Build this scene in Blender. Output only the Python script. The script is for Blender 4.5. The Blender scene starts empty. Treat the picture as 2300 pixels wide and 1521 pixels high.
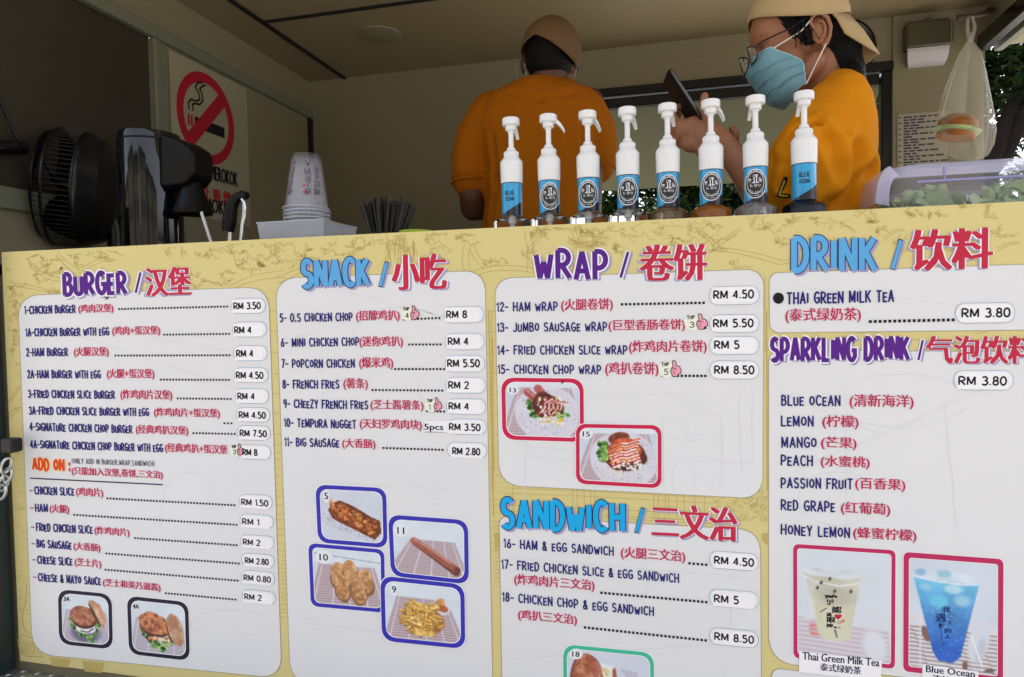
import bpy, math, random
import numpy as np
from mathutils import Vector, Matrix
from mathutils.geometry import tessellate_polygon
PI = math.pi
R_ = math.radians
SC = bpy.context.scene
COL = SC.collection

# ------------------------------------------------------------------ camera
W0, H0, FOC = 2300.0, 1521.0, 1530.0
YAW, PIT, ROL = -0.24616527, -0.03663736, -0.01778931
CAM = Vector((0.0, -1.35, 1.45))
_f = Vector((math.sin(YAW)*math.cos(PIT), math.cos(YAW)*math.cos(PIT), math.sin(PIT)))
_r = Vector((math.cos(YAW), -math.sin(YAW), 0.0))
_u = _r.cross(_f)
CR = _r*math.cos(ROL) + _u*math.sin(ROL)
CU = -_r*math.sin(ROL) + _u*math.cos(ROL)
CF = _f
cd = bpy.data.cameras.new('camera'); cam = bpy.data.objects.new('camera', cd); COL.objects.link(cam)
cam.matrix_world = Matrix(((CR.x, CU.x, -CF.x, CAM.x), (CR.y, CU.y, -CF.y, CAM.y), (CR.z, CU.z, -CF.z, CAM.z), (0, 0, 0, 1)))
cd.sensor_width = 36.0; cd.lens = 36.0*FOC/W0; cd.clip_start = 0.02; cd.clip_end = 500
SC.camera = cam

# ------------------------------------------------------------------ world, sun, exposure
SUN_EL, SUN_AZ = R_(68), R_(20)     # azimuth measured from +Y (behind the truck) towards +X
wd = bpy.data.worlds.new('World'); SC.world = wd; wd.use_nodes = True
nt = wd.node_tree; nt.nodes.clear()
wo = nt.nodes.new('ShaderNodeOutputWorld'); bg = nt.nodes.new('ShaderNodeBackground'); sky = nt.nodes.new('ShaderNodeTexSky')
sky.sky_type = 'NISHITA'; sky.sun_disc = False; sky.sun_elevation = SUN_EL; sky.sun_rotation = SUN_AZ
sky.air_density = 1.0; sky.dust_density = 3.5; sky.ozone_density = 1.0
bg.inputs['Strength'].default_value = 0.15
hs = nt.nodes.new('ShaderNodeHueSaturation'); hs.inputs['Saturation'].default_value = 0.38
nt.links.new(sky.outputs[0], hs.inputs['Color']); nt.links.new(hs.outputs[0], bg.inputs[0]); nt.links.new(bg.outputs[0], wo.inputs[0])
sd = bpy.data.lights.new('sun', 'SUN'); sd.energy = 3.2; sd.angle = R_(0.6); sd.color = (1.0, 0.95, 0.88)
sun = bpy.data.objects.new('sun', sd); COL.objects.link(sun)
_sv = Vector((math.sin(SUN_AZ)*math.cos(SUN_EL), math.cos(SUN_AZ)*math.cos(SUN_EL), math.sin(SUN_EL)))
sun.rotation_euler = (-_sv).to_track_quat('-Z', 'Y').to_euler()
SC.view_settings.view_transform = 'Standard'; SC.view_settings.look = 'None'
SC.view_settings.gamma = 1.0; SC.view_settings.use_curve_mapping = False
SC.view_settings.exposure = 1.80
SC.cycles.max_bounces = 10; SC.cycles.transparent_max_bounces = 16
SC.cycles.diffuse_bounces = 6

# ------------------------------------------------------------------ maths of the photograph
def ray(px, py):
    return CR*((px-W0/2)/FOC) - CU*((py-H0/2)/FOC) + CF
def P(px, py, Y):
    v = ray(px, py); return CAM + v*((Y-CAM.y)/v.y)
def PX(px, py, X):
    v = ray(px, py); return CAM + v*((X-CAM.x)/v.x)
def PZ(px, py, Z):
    v = ray(px, py); return CAM + v*((Z-CAM.z)/v.z)

# ------------------------------------------------------------------ materials
def lin(c):
    return tuple(((x/255.0)/12.92 if x/255.0 <= 0.04045 else ((x/255.0+0.055)/1.055)**2.4) for x in c)
MATS = {}
def mat(name, c, rough=0.6, metal=0.0, var=0.08, scale=8.0, bump=0.0, bscale=60.0, spec=0.5, trans=0.0, ior=1.45, alpha=1.0, coat=0.0, srgb=True, sheen=0.0, emit=None, sss=0.0):
    if name in MATS: return MATS[name]
    m = bpy.data.materials.new(name); m.use_nodes = True; n = m.node_tree.nodes; l = m.node_tree.links
    b = n['Principled BSDF']
    col = lin(c) if srgb else tuple(c)
    tc = n.new('ShaderNodeTexCoord'); nz = n.new('ShaderNodeTexNoise'); nz.inputs['Scale'].default_value = scale; nz.inputs['Detail'].default_value = 5
    l.new(tc.outputs['Object'], nz.inputs['Vector'])
    mx = n.new('ShaderNodeMix'); mx.data_type = 'RGBA'
    mx.inputs[6].default_value = tuple(x*(1-var) for x in col)+(1,); mx.inputs[7].default_value = tuple(min(1, x*(1+var)) for x in col)+(1,)
    l.new(nz.outputs['Fac'], mx.inputs[0]); l.new(mx.outputs[2], b.inputs['Base Color'])
    b.inputs['Roughness'].default_value = rough; b.inputs['Metallic'].default_value = metal
    b.inputs['Specular IOR Level'].default_value = spec; b.inputs['IOR'].default_value = ior
    b.inputs['Transmission Weight'].default_value = trans; b.inputs['Alpha'].default_value = alpha
    b.inputs['Coat Weight'].default_value = coat
    if sheen: b.inputs['Sheen Weight'].default_value = sheen
    if sss:
        b.inputs['Subsurface Weight'].default_value = sss; b.inputs['Subsurface Radius'].default_value = (0.02, 0.008, 0.004); b.inputs['Subsurface Scale'].default_value = 0.3
    if emit:
        b.inputs['Emission Color'].default_value = emit[0]+(1,); b.inputs['Emission Strength'].default_value = emit[1]
    if bump:
        n2 = n.new('ShaderNodeTexNoise'); n2.inputs['Scale'].default_value = bscale; n2.inputs['Detail'].default_value = 6
        bp = n.new('ShaderNodeBump'); bp.inputs['Strength'].default_value = bump; bp.inputs['Distance'].default_value = 0.01
        l.new(tc.outputs['Object'], n2.inputs['Vector']); l.new(n2.outputs['Fac'], bp.inputs['Height']); l.new(bp.outputs['Normal'], b.inputs['Normal'])
    MATS[name] = m; return m
def mat_attr(name, rough=0.45, bump=0.0):
    if name in MATS: return MATS[name]
    m = bpy.data.materials.new(name); m.use_nodes = True; n = m.node_tree.nodes; l = m.node_tree.links
    b = n['Principled BSDF']; a = n.new('ShaderNodeAttribute'); a.attribute_name = 'Col'
    l.new(a.outputs['Color'], b.inputs['Base Color']); b.inputs['Roughness'].default_value = rough; b.inputs['Specular IOR Level'].default_value = .18
    MATS[name] = m; return m

# ------------------------------------------------------------------ objects
def link(name, data, parent=None, **kw):
    o = bpy.data.objects.new(name, data); COL.objects.link(o)
    if parent is not None:
        o.parent = parent; o.matrix_parent_inverse = Matrix.Translation(-parent.location) if parent.rotation_euler[:] == (0, 0, 0) else parent.matrix_basis.inverted()
    for k, v in kw.items():
        if v is not None: o[k] = v
    return o
def empty(name, loc, label=None, category=None, group=None, rz=0.0):
    o = bpy.data.objects.new(name, None); COL.objects.link(o); o.location = loc; o.rotation_euler = (0, 0, rz); o.empty_display_size = 0.05
    for k, v in (('label', label), ('category', category), ('group', group)):
        if v: o[k] = v
    return o
def mesh(name, verts, faces, m=None, parent=None, smooth=False, **kw):
    me = bpy.data.meshes.new(name); me.from_pydata([tuple(v) for v in verts], [], faces); me.update()
    if m: me.materials.append(m)
    if smooth:
        for p in me.polygons: p.use_smooth = True
    return link(name, me, parent, **kw)
def copy_tree(o, parent=None):
    c = o.copy(); COL.objects.link(c)
    if parent is not None: c.parent = parent
    for ch in list(o.children): copy_tree(ch, c)
    return c

class Geo:
    """collects shapes into one mesh"""
    def __init__(s): s.v = []; s.f = []; s.sm = []
    def add(s, vs, fs, smooth=False):
        k = len(s.v); s.v += [tuple(v) for v in vs]; s.f += [tuple(i+k for i in f) for f in fs]; s.sm += [smooth]*len(fs); return s
    def box(s, x0, x1, y0, y1, z0, z1, M=None, bev=0.0):
        if bev > 0:
            bv = min(bev, 0.45*min(abs(x1-x0), abs(y1-y0), abs(z1-z0)))
            cx, cy, cz = (x0+x1)/2, (y0+y1)/2, (z0+z1)/2; hx, hy, hz = abs(x1-x0)/2, abs(y1-y0)/2, abs(z1-z0)/2
            vs = []; idx = {}
            for sx in (-1, 1):
                for sy in (-1, 1):
                    for sz in (-1, 1):
                        for a in range(3):
                            d = [hx-bv, hy-bv, hz-bv]; d[a] = (hx, hy, hz)[a]
                            idx[(sx, sy, sz, a)] = len(vs); vs.append(Vector((cx+sx*d[0], cy+sy*d[1], cz+sz*d[2])))
            fs = []
            for a in range(3):
                b, c = [(1, 2), (2, 0), (0, 1)][a]
                for sg in (-1, 1):
                    q = []
                    for (u, w) in ((-1, -1), (1, -1), (1, 1), (-1, 1)):
                        k = [0, 0, 0]; k[a] = sg; k[b] = u; k[c] = w; q.append(idx[(k[0], k[1], k[2], a)])
                    fs.append(q if sg > 0 else q[::-1])
            for a in range(3):
                b, c = [(1, 2), (2, 0), (0, 1)][a]
                for u in (-1, 1):
                    for w in (-1, 1):
                        k0 = [0]*3; k1 = [0]*3; k0[a] = -1; k1[a] = 1; k0[b] = k1[b] = u; k0[c] = k1[c] = w
                        q = [idx[tuple(k0)+(b,)], idx[tuple(k1)+(b,)], idx[tuple(k1)+(c,)], idx[tuple(k0)+(c,)]]
                        fs.append(q if u*w > 0 else q[::-1])
            for sx in (-1, 1):
                for sy in (-1, 1):
                    for sz in (-1, 1):
                        q = [idx[(sx, sy, sz, 0)], idx[(sx, sy, sz, 1)], idx[(sx, sy, sz, 2)]]
                        fs.append(q if sx*sy*sz > 0 else q[::-1])
        else:
            vs = [Vector((x, y, z)) for x in (x0, x1) for y in (y0, y1) for z in (z0, z1)]
            fs = [(0, 1, 3, 2), (4, 6, 7, 5), (0, 4, 5, 1), (2, 3, 7, 6), (0, 2, 6, 4), (1, 5, 7, 3)]
        if M is not None: vs = [M @ v for v in vs]
        return s.add(vs, fs)
    def lathe(s, prof, seg=32, c=(0, 0, 0), M=None, a0=0.0, a1=2*PI, sx=1.0, sy=1.0):
        vs = []; fs = []; full = abs(a1-a0-2*PI) < 1e-6; n = seg if full else seg+1
        for (r, z) in prof:
            for k in range(n):
                a = a0+(a1-a0)*k/seg; v = Vector((r*sx*math.cos(a), r*sy*math.sin(a), z)) 
                if M is not None: v = M @ v
                vs.append(v+Vector(c))
        for i in range(len(prof)-1):
            for k in range(seg):
                k2 = (k+1) % n
                fs.append((i*n+k, i*n+k2, (i+1)*n+k2, (i+1)*n+k))
        return s.add(vs, fs, True)
    def tube(s, pts, r, seg=8, closed=False, caps=True):
        pts = [Vector(p) for p in pts]; n = len(pts); rr = r if hasattr(r, '__len__') else [r]*n
        vs = []; fs = []; prev = None
        for i, p in enumerate(pts):
            a = pts[i-1] if (i > 0 or closed) else p; b = pts[(i+1) % n] if (i < n-1 or closed) else p
            t = (b-a).normalized()
            if prev is None:
                up = Vector((0, 0, 1)) if abs(t.z) < 0.9 else Vector((1, 0, 0)); nx = t.cross(up).normalized()
            else: nx = (prev-t*prev.dot(t)).normalized()
            prev = nx; ny = t.cross(nx)
            for k in range(seg):
                an = 2*PI*k/seg; vs.append(p+(nx*math.cos(an)+ny*math.sin(an))*rr[i])
        for i in range(n if closed else n-1):
            j = (i+1) % n
            for k in range(seg):
                k2 = (k+1) % seg; fs.append((i*seg+k, i*seg+k2, j*seg+k2, j*seg+k))
        if caps and not closed:
            fs.append(tuple(range(seg))[::-1]); fs.append(tuple((n-1)*seg+k for k in range(seg)))
        return s.add(vs, fs, True)
    def build(s, name, m, parent=None, auto=True, **kw):
        me = bpy.data.meshes.new(name); me.from_pydata(s.v, [], s.f); me.update()
        if m: me.materials.append(m)
        me.polygons.foreach_set('use_smooth', s.sm)
        if auto and any(s.sm): me.set_sharp_from_angle(angle=R_(38))
        return link(name, me, parent, **kw)

# ================================================================== PRINT KIT (flat print on the board, laid out in board plane)
def vslope(px): return 0.044-0.0265*px/1000.0
LAY = 0.00035
class Ink:
    """flat printed shapes; coordinates are where they sit on the board, mapped onto the board's plane"""
    def __init__(s, layer, fn=None): s.v = []; s.f = []; s.y = -layer*LAY; s.n = 0; s.fn = fn
    def _pt(s, p, k):
        if s.fn: return s.fn(p, k)
        q = P(p[0], p[1], 0.0); return (q.x, s.y-k*0.000006, q.z)
    def poly(s, pts, tess=False):
        k = len(s.v); s.n = (s.n+1) % 24; s.v += [s._pt(p, s.n) for p in pts]
        if tess:
            for t in tessellate_polygon([[Vector((p[0], p[1], 0)) for p in pts]]): s.f.append(tuple(k+i for i in t))
        else: s.f.append(tuple(range(k, k+len(pts))))
        return s
    def raw(s, pts, faces, dk=None):
        k = len(s.v); n = s.n if dk is None else dk
        s.v += [s._pt(p, n) for p in pts]; s.f += [tuple(i+k for i in f) for f in faces]; return s
    def ring(s, a, b):
        n = len(a); s.n = (s.n+1) % 24; k = len(s.v); s.v += [s._pt(p, s.n) for p in a+b]
        for i in range(n):
            j = (i+1) % n; s.f.append((k+i, k+j, k+n+j, k+n+i))
        return s
    def stroke(s, pts, w, cap='round', closed=False, taper=False):
        pts = [np.array(p, float) for p in pts]; n = len(pts)
        if n < 2: return s
        s.n = (s.n+1) % 24; L = []; Rr = []
        for i in range(n):
            a = pts[i-1] if (i > 0 or closed) else None; b = pts[(i+1) % n] if (i < n-1 or closed) else None
            ds = []
            if a is not None:
                d = pts[i]-a; ds.append(d/(np.hypot(*d)+1e-9))
            if b is not None:
                d = b-pts[i]; ds.append(d/(np.hypot(*d)+1e-9))
            nn = [np.array((-d[1], d[0])) for d in ds]; m = sum(nn); m = m/(np.hypot(*m)+1e-9)
            sc = 1.0/max(0.6, float(m@nn[0])); ww = w/2*sc
            if taper: ww *= math.sin(PI*(0.12+0.76*i/(n-1)))**0.6
            L.append(pts[i]+m*ww); Rr.append(pts[i]-m*ww)
        k = len(s.v); s.v += [s._pt(p, s.n) for p in L+Rr]
        for i in range(n if closed else n-1):
            j = (i+1) % n; s.f.append((k+i, k+j, k+n+j, k+n+i))
        if cap == 'round' and not closed:
            for (e, q) in ((0, 1), (n-1, n-2)):
                d = pts[e]-pts[q]; a = math.atan2(d[1], d[0]); c = [pts[e]+np.array((math.cos(a+t), math.sin(a+t)))*w/2 for t in np.linspace(-PI/2, PI/2, 6)]
                kk = len(s.v); s.v += [s._pt(p, s.n) for p in c]; s.f.append(tuple(range(kk, kk+6)))
        return s
    def build(s, name, m, parent=None, **kw):
        if not s.v: return None
        me = bpy.data.meshes.new(name); me.from_pydata(s.v, [], s.f); me.update()
        if m: me.materials.append(m)
        return link(name, me, parent, **kw)

def arc(cx, cy, rx, ry, a0, a1, n=10):
    return [(cx+rx*math.cos(R_(a0+(a1-a0)*i/n)), cy+ry*math.sin(R_(a0+(a1-a0)*i/n))) for i in range(n+1)]
GL = {
 'A': (.46, [[(0, 0), (.23, 1)], [(.23, 1), (.46, 0)], [(.08, .3), (.38, .3)]]),
 'B': (.40, [[(0, 0), (0, 1)], [(0, 1)]+arc(.15, .77, .2, .23, 90, -90)+[(0, .54)], [(0, .54)]+arc(.17, .27, .24, .27, 90, -90)+[(0, 0)]]),
 'C': (.42, [arc(.25, .5, .25, .5, 48, 312, 16)]),
 'D': (.42, [[(0, 0), (0, 1)], [(0, 1)]+arc(.1, .5, .32, .5, 90, -90, 14)+[(0, 0)]]),
 'E': (.34, [[(.34, 1), (0, 1), (0, 0), (.34, 0)], [(0, .52), (.28, .52)]]),
 'F': (.34, [[(.36, 1), (0, 1), (0, 0)], [(0, .54), (.28, .54)]]),
 'G': (.44, [arc(.25, .5, .25, .5, 50, 325, 16), [(.25, .45), (.45, .45), (.45, .12)]]),
 'H': (.44, [[(0, 0), (0, 1)], [(.44, 0), (.44, 1)], [(0, .5), (.44, .5)]]),
 'I': (.06, [[(.03, 0), (.03, 1)]]),
 'J': (.34, [[(.34, 1), (.34, .25)]+arc(.17, .22, .17, .22, 0, -150)]),
 'K': (.44, [[(0, 0), (0, 1)], [(.42, 1), (.02, .42)], [(.13, .56), (.44, 0)]]),
 'L': (.34, [[(0, 1), (0, 0), (.34, 0)]]),
 'M': (.56, [[(.02, 0), (.02, 1)], [(.03, 1), (.28, .12)], [(.28, .12), (.53, 1)], [(.54, 1), (.54, 0)]]),
 'N': (.44, [[(0, 0), (0, 1)], [(0, 1), (.44, 0)], [(.44, 0), (.44, 1)]]),
 'O': (.46, [arc(.23, .5, .23, .5, 0, 345, 18)+[(.46, .5)]]),
 'P': (.40, [[(0, 0), (0, 1)], [(0, 1)]+arc(.14, .7, .26, .3, 90, -90)+[(0, .4)]]),
 'Q': (.46, [arc(.23, .5, .23, .5, 0, 345, 18)+[(.46, .5)], [(.3, .2), (.48, -.05)]]),
 'R': (.42, [[(0, 0), (0, 1)], [(0, 1)]+arc(.14, .73, .26, .27, 90, -90)+[(0, .46)], [(.14, .46), (.44, 0)]]),
 'S': (.40, [arc(.2, .75, .18, .25, 35, 270, 10)+arc(.2, .25, .2, .25, 90, -145, 10)[1:]]),
 'T': (.42, [[(0, 1), (.42, 1)], [(.21, 1), (.21, 0)]]),
 'U': (.42, [[(0, 1), (0, .25)]+arc(.21, .23, .21, .23, 180, 360)+[(.42, 1)]]),
 'V': (.44, [[(0, 1), (.22, 0)], [(.22, 0), (.44, 1)]]),
 'W': (.62, [[(0, 1), (.15, 0)], [(.15, 0), (.31, .7)], [(.31, .7), (.47, 0)], [(.47, 0), (.62, 1)]]),
 'X': (.42, [[(0, 0), (.42, 1)], [(0, 1), (.42, 0)]]),
 'Y': (.42, [[(0, 1), (.21, .45)], [(.42, 1), (.21, .45)], [(.21, .45), (.21, 0)]]),
 'Z': (.38, [[(0, 1), (.38, 1)], [(.38, 1), (0, 0)], [(0, 0), (.38, 0)]]),
 '1': (.14, [[(0, .8), (.12, 1), (.12, 0)]]),
 '2': (.36, [arc(.18, .74, .18, .26, 170, -20, 9)+[(0, 0), (.38, 0)]]),
 '3': (.34, [arc(.15, .76, .17, .24, 150, -90, 9), arc(.15, .27, .2, .27, 90, -150, 9)]),
 '4': (.38, [[(.28, 0), (.28, 1)], [(.28, 1), (0, .3), (.38, .3)]]),
 '5': (.36, [[(.34, 1), (.05, 1), (.03, .58)], [(.03, .58)]+arc(.15, .31, .2, .31, 80, -140, 9)]),
 '6': (.38, [[(.26, 1), (.04, .45)], arc(.19, .27, .18, .27, 0, 345, 14)+[(.37, .27)]]),
 '7': (.34, [[(0, 1), (.34, 1), (.1, 0)]]),
 '8': (.36, [arc(.18, .76, .15, .24, 0, 345, 12)+[(.33, .76)], arc(.18, .26, .18, .26, 0, 345, 12)+[(.36, .26)]]),
 '9': (.36, [arc(.18, .71, .17, .28, 0, 345, 12)+[(.35, .71)], [(.35, .71), (.25, 0)]]),
 '0': (.40, [arc(.2, .5, .2, .5, 0, 345, 16)+[(.4, .5)]]),
 '-': (.26, [[(0, .45), (.26, .45)]]), '.': (.08, [[(.04, 0), (.04, .14)]]), ',': (.08, [[(.06, .06), (.0, -.14)]]),
 '(': (.16, [arc(.3, .5, .28, .62, 130, 230, 8)]), ')': (.16, [arc(-.14, .5, .28, .62, 50, -50, 8)]),
 '/': (.26, [[(0, 0), (.26, 1)]]), ':': (.06, [[(.03, .2), (.03, .26)], [(.03, .7), (.03, .76)]]), '+': (.34, [[(0, .42), (.34, .42)], [(.17, .2), (.17, .64)]]),
 '&': (.46, [[(.44, 0), (.1, .68)]+arc(.2, .8, .11, .2, 200, 0, 8)+[(.28, .66), (.04, .34)]+arc(.18, .22, .17, .22, 150, 350, 8)+[(.42, .42)]]),
 ' ': (.20, []),
}
def layout(txt, gap=.17, low=.78, jitter=0.0, rng=None, stretch=1.0):
    """lower-case letters are the hand font's smaller capitals"""
    x = 0.0; out = []
    for ch in txt:
        k = ch.upper(); w, st = GL[k]; sc = low if (ch.islower()) else 1.0
        dy = (rng.uniform(-jitter, jitter) if rng else 0); lift = (1-low)*0.5 if ch in 'oi' else 0.0
        out.append((x, sc, dy+lift, st)); x += w*(0.9 if ch.islower() else 1.0)*stretch+gap
    return out, x-gap
def ink_text(ink, txt, p0, p1, h, w, cap='round', gap=.17, jitter=0.0, low=.78, seed=0, shift=(0, 0), stretch=1.0, up=None):
    rng = random.Random(seed); lay, tot = layout(txt, gap, low, jitter, rng, stretch)
    p0 = np.array(p0, float)+shift; p1 = np.array(p1, float)+shift; d = (p1-p0)/tot
    upv = np.array((-vslope(p0[0])*h, -h)) if up is None else np.array(up)
    for (x, sc, dy, st) in lay:
        for s_ in st:
            pts = [p0+d*(x+q[0]*stretch*(0.9 if sc < 1 else 1))+upv*(q[1]*sc+dy) for q in s_]
            ink.stroke(pts, w, cap)

# real glyphs (prices, Chinese) from the built-in font
_FC = {}
def glyphs(txt, off=0.0, res=2):
    key = (txt, off, res)
    if key in _FC: return _FC[key]
    cu = bpy.data.curves.new('t', 'FONT'); cu.body = txt; cu.resolution_u = res; cu.offset = off; cu.fill_mode = 'FRONT' if False else cu.fill_mode
    ob = bpy.data.objects.new('t', cu); COL.objects.link(ob)
    dg = bpy.context.evaluated_depsgraph_get(); me = ob.evaluated_get(dg).to_mesh()
    v = np.array([q.co[:2] for q in me.vertices]) if len(me.vertices) else np.zeros((1, 2)); f = [tuple(p.vertices) for p in me.polygons]
    ob.evaluated_get(dg).to_mesh_clear(); bpy.data.objects.remove(ob); bpy.data.curves.remove(cu)
    mn, mx = v.min(0), v.max(0); v = (v-mn)/(np.maximum(mx-mn, 1e-6)); asp = (mx-mn)[0]/max(1e-6, (mx-mn)[1])
    _FC[key] = (v, f, asp); return _FC[key]
def ink_font(ink, txt, p0, p1, h, off=0.0, bold=0, bw=1.0, shift=(0, 0), up=None, res=2, by=0.0):
    """p0,p1: bottom-left/right of the glyph box; bold = extra copies moved sideways (thick uprights, thin bars)"""
    v, f, _ = glyphs(txt, off, res); p0 = np.array(p0, float)+shift; p1 = np.array(p1, float)+shift
    upv = np.array((-vslope(p0[0])*h, -h)) if up is None else np.array(up)
    base = p0+np.outer(v[:, 0], p1-p0)+np.outer(v[:, 1], upv)
    for b in range(bold+1):
        dx = (b-bold/2)*bw/max(1, bold) if bold else 0
        ink.n = (ink.n+1) % 24
        ink.raw([(q[0]+dx, q[1]+(by/2 if b % 2 else -by/2)) for q in base], f)
def hslope(px, py):
    a = P(px, py, 0); b = a+Vector((0.05, 0, 0)); v = b-CAM
    qx = W0/2+FOC*v.dot(CR)/v.dot(CF); qy = H0/2-FOC*v.dot(CU)/v.dot(CF); return (qy-py)/(qx-px)

# ================================================================== THE MENU BOARD
M_gold = mat('board_vinyl_gold', (211, 198, 138), spec=.25, rough=0.34, var=0.06, scale=2.5, bump=.05, bscale=5)
M_panel = mat('panel_white_print', (219, 221, 226), spec=.25, rough=0.32, var=0.03, scale=3, bump=.05, bscale=5)
M_line = mat('sketch_line_ochre', (184, 164, 98), spec=.18, rough=0.5, var=0.1)
M_faint = mat('sketch_line_faint', (211, 213, 219), spec=.18, rough=0.5, var=0.02)
M_shade = mat('sketch_shade_ochre', (190, 170, 104), spec=.18, rough=0.5)
M_rim = mat('panel_rim_grey', (150, 146, 130), spec=.18, rough=0.5)
M_navy = mat('print_navy', (44, 34, 116), spec=.18, rough=0.5)
M_navyd = mat('print_dark_navy', (36, 34, 78), spec=.18, rough=0.5)
M_mag = mat('print_crimson', (176, 42, 84), spec=.18, rough=0.5)
M_pink = mat('print_pink_halo', (240, 196, 212), spec=.18, rough=0.5)
M_red = mat('print_red', (190, 44, 72), spec=.18, rough=0.5)
M_purple = mat('print_purple', (88, 36, 136), spec=.18, rough=0.5)
M_sky = mat('print_sky_blue', (92, 166, 224), spec=.18, rough=0.5)
M_cyan = mat('print_cyan', (24, 168, 232), spec=.18, rough=0.5)
M_lav = mat('print_lavender_shadow', (160, 156, 196), spec=.18, rough=0.5)
M_white = mat('print_white', (238, 238, 244), spec=.18, rough=0.45)
M_black = mat('print_black', (26, 26, 34), spec=.18, rough=0.5)
M_orange = mat('print_orange_red', (222, 72, 34), spec=.18, rough=0.5)
M_cream = mat('print_cream_halo', (250, 222, 150), spec=.18, rough=0.5)
M_pill = mat('sticker_paper', (228, 233, 241), rough=0.3, var=0.01, coat=0.3)
M_pillrim = mat('sticker_outline', (152, 166, 178), spec=.18, rough=0.5)

board = empty('menu_board', P(1150, 1000, 0), 'yellow printed menu board listing burgers, snacks, wraps, sandwiches and drinks with prices', 'menu board')
BX0, BX1, BZ0, BZ1 = -1.652, 0.86, 0.585, 1.626
g = Geo(); g.box(BX0, BX1, 0.0, 0.012, BZ0, BZ1); g.build('sheet', M_gold, board)

# --- cartoon street sketch printed on the yellow
rg = random.Random(7)
def scallop(pts, amp, step, rng):
    """leafy outline along a path"""
    out = []; pts = [np.array(p, float) for p in pts]
    for a, b in zip(pts[:-1], pts[1:]):
        d = b-a; L = np.hypot(*d); d = d/L; n = np.array((-d[1], d[0])); t = 0.0
        while t < L:
            s_ = step*rng.uniform(.6, 1.4); am = amp*rng.uniform(.5, 1.3)
            lean = rng.uniform(-.5, .7); fl_ = -0.5 if rng.random() < .22 else 1.0
            for q in np.linspace(0, 1, 6)[:-1]:
                out.append(a+d*(t+s_*q+am*lean*math.sin(PI*q))+n*am*fl_*math.sin(PI*q)**.7)
            t += s_
    return out
sk = Ink(1); fk = Ink(3)
def clipstroke(k, pts, w):
    run = []
    for p in pts:
        if p[1] > 575-0.0537*p[0] and p[0] > 12: run.append(p)
        else:
            if len(run) > 2: k.stroke(run, w)
            run = []
    if len(run) > 2: k.stroke(run, w)
def blob(c, rx, ry, amp=5, step=9, a0=0, a1=360, w=1.3, k=None):
    wob = [rg.uniform(.7, 1.3) for _ in range(14)]
    pts = [(c[0]+rx*wob[j]*math.cos(R_(a)), c[1]+ry*wob[j]*math.sin(R_(a))) for j, a in enumerate(np.linspace(a0, a1, 14))]
    clipstroke(k or sk, scallop(pts, amp*1.5, step*1.7, rg), w*.85)
def branch(a, b, w0, w1, bend=8):
    a = np.array(a, float); b = np.array(b, float); d = (b-a)/np.hypot(*(b-a)); n = np.array((-d[1], d[0])); bd = rg.uniform(-bend, bend)
    for sg in (-1, 1):
        sk.stroke([a+(b-a)*t+n*(sg*(w0+(w1-w0)*t)/2+bd*math.sin(PI*t)+rg.uniform(-.6, .6)) for t in np.linspace(0, 1, 9)], 1.2)
def topy(x): return 571-0.0537*x
for x in range(20, 2290, 62):
    y = topy(x)+rg.uniform(16, 40)
    if rg.random() < .95: blob((x+rg.uniform(-20, 20), y), rg.uniform(20, 54), rg.uniform(8, 26), amp=rg.uniform(3.5, 6), step=rg.uniform(6, 11), a0=rg.uniform(0, 200), a1=rg.uniform(230, 400), w=1.0 if x > 1500 else 1.35)
for x in range(10, 2290, 46):
    y = topy(x)+rg.uniform(52, 112)
    if rg.random() < .7: blob((x, y), rg.uniform(12, 34), rg.uniform(6, 16), amp=rg.uniform(2.5, 5), step=rg.uniform(5, 10), a0=rg.uniform(0, 200), a1=rg.uniform(200, 380), w=1.0 if x > 1500 else 1.25)
for a, b, w0, w1 in [((140, 630), (70, 597), 10, 5), ((110, 605), (90, 588), 6, 3), ((175, 612), (128, 570), 12, 8), ((175, 610), (245, 577), 10, 6), ((20, 638), (115, 655), 9, 5), ((88, 640), (80, 620), 5, 3), ((640, 616), (520, 645), 16, 10),
                     ((622, 630), (690, 600), 14, 9), ((884, 524), (884, 600), 34, 40), ((905, 530), (925, 590), 8, 6), ((1050, 550), (1052, 612), 14, 14), ((1060, 556), (1092, 604), 12, 9), ((1064, 616), (1130, 602), 12, 10), ((1130, 602), (1215, 612), 11, 10),
                     ((1184, 520), (1190, 610), 13, 12), ((1190, 560), (1228, 512), 7, 5), ((1284, 512), (1290, 560), 9, 8), ((1290, 548), (1340, 512), 7, 4), ((1290, 552), (1370, 534), 10, 6), ((1610, 556), (1570, 520), 9, 6), ((1610, 550), (1664, 514), 9, 5), ((1610, 560), (1752, 590), 8, 11), ((1752, 590), (1850, 560), 9, 6), ((1985, 540), (2030, 516), 6, 4), ((1920, 520), (1896, 506), 4, 2), ((2240, 560), (2290, 545), 6, 4)]:
    branch(a, b, w0, w1)
for i in range(26):      # bark
    x = rg.uniform(868, 936); y = topy(x)+rg.uniform(8, 40); sk.stroke([(x, y), (x+rg.uniform(-3, 3), y+rg.uniform(12, 40))], 1.0)
for i in range(16):
    x = 1276+rg.uniform(-6, 22); sk.stroke([(x, 540+rg.uniform(-8, 10)), (x+rg.uniform(10, 60), 552+rg.uniform(-14, 14))], 0.9)
for i in range(70):      # left strip scribbles
    y = rg.uniform(690, 1400); x = 24+rg.uniform(0, 26)+(y-700)*.02
    sk.stroke([(x+q*4, y+rg.uniform(-1.6, 1.6)) for q in range(rg.randint(3, 6))], 0.9)
blob((26, 690), 12, 26, a0=-90, a1=90); blob((24, 760), 14, 26, a0=-90, a1=90); branch((20, 905), (46, 868), 5, 3); branch((18, 935), (50, 915), 8, 6)
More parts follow.
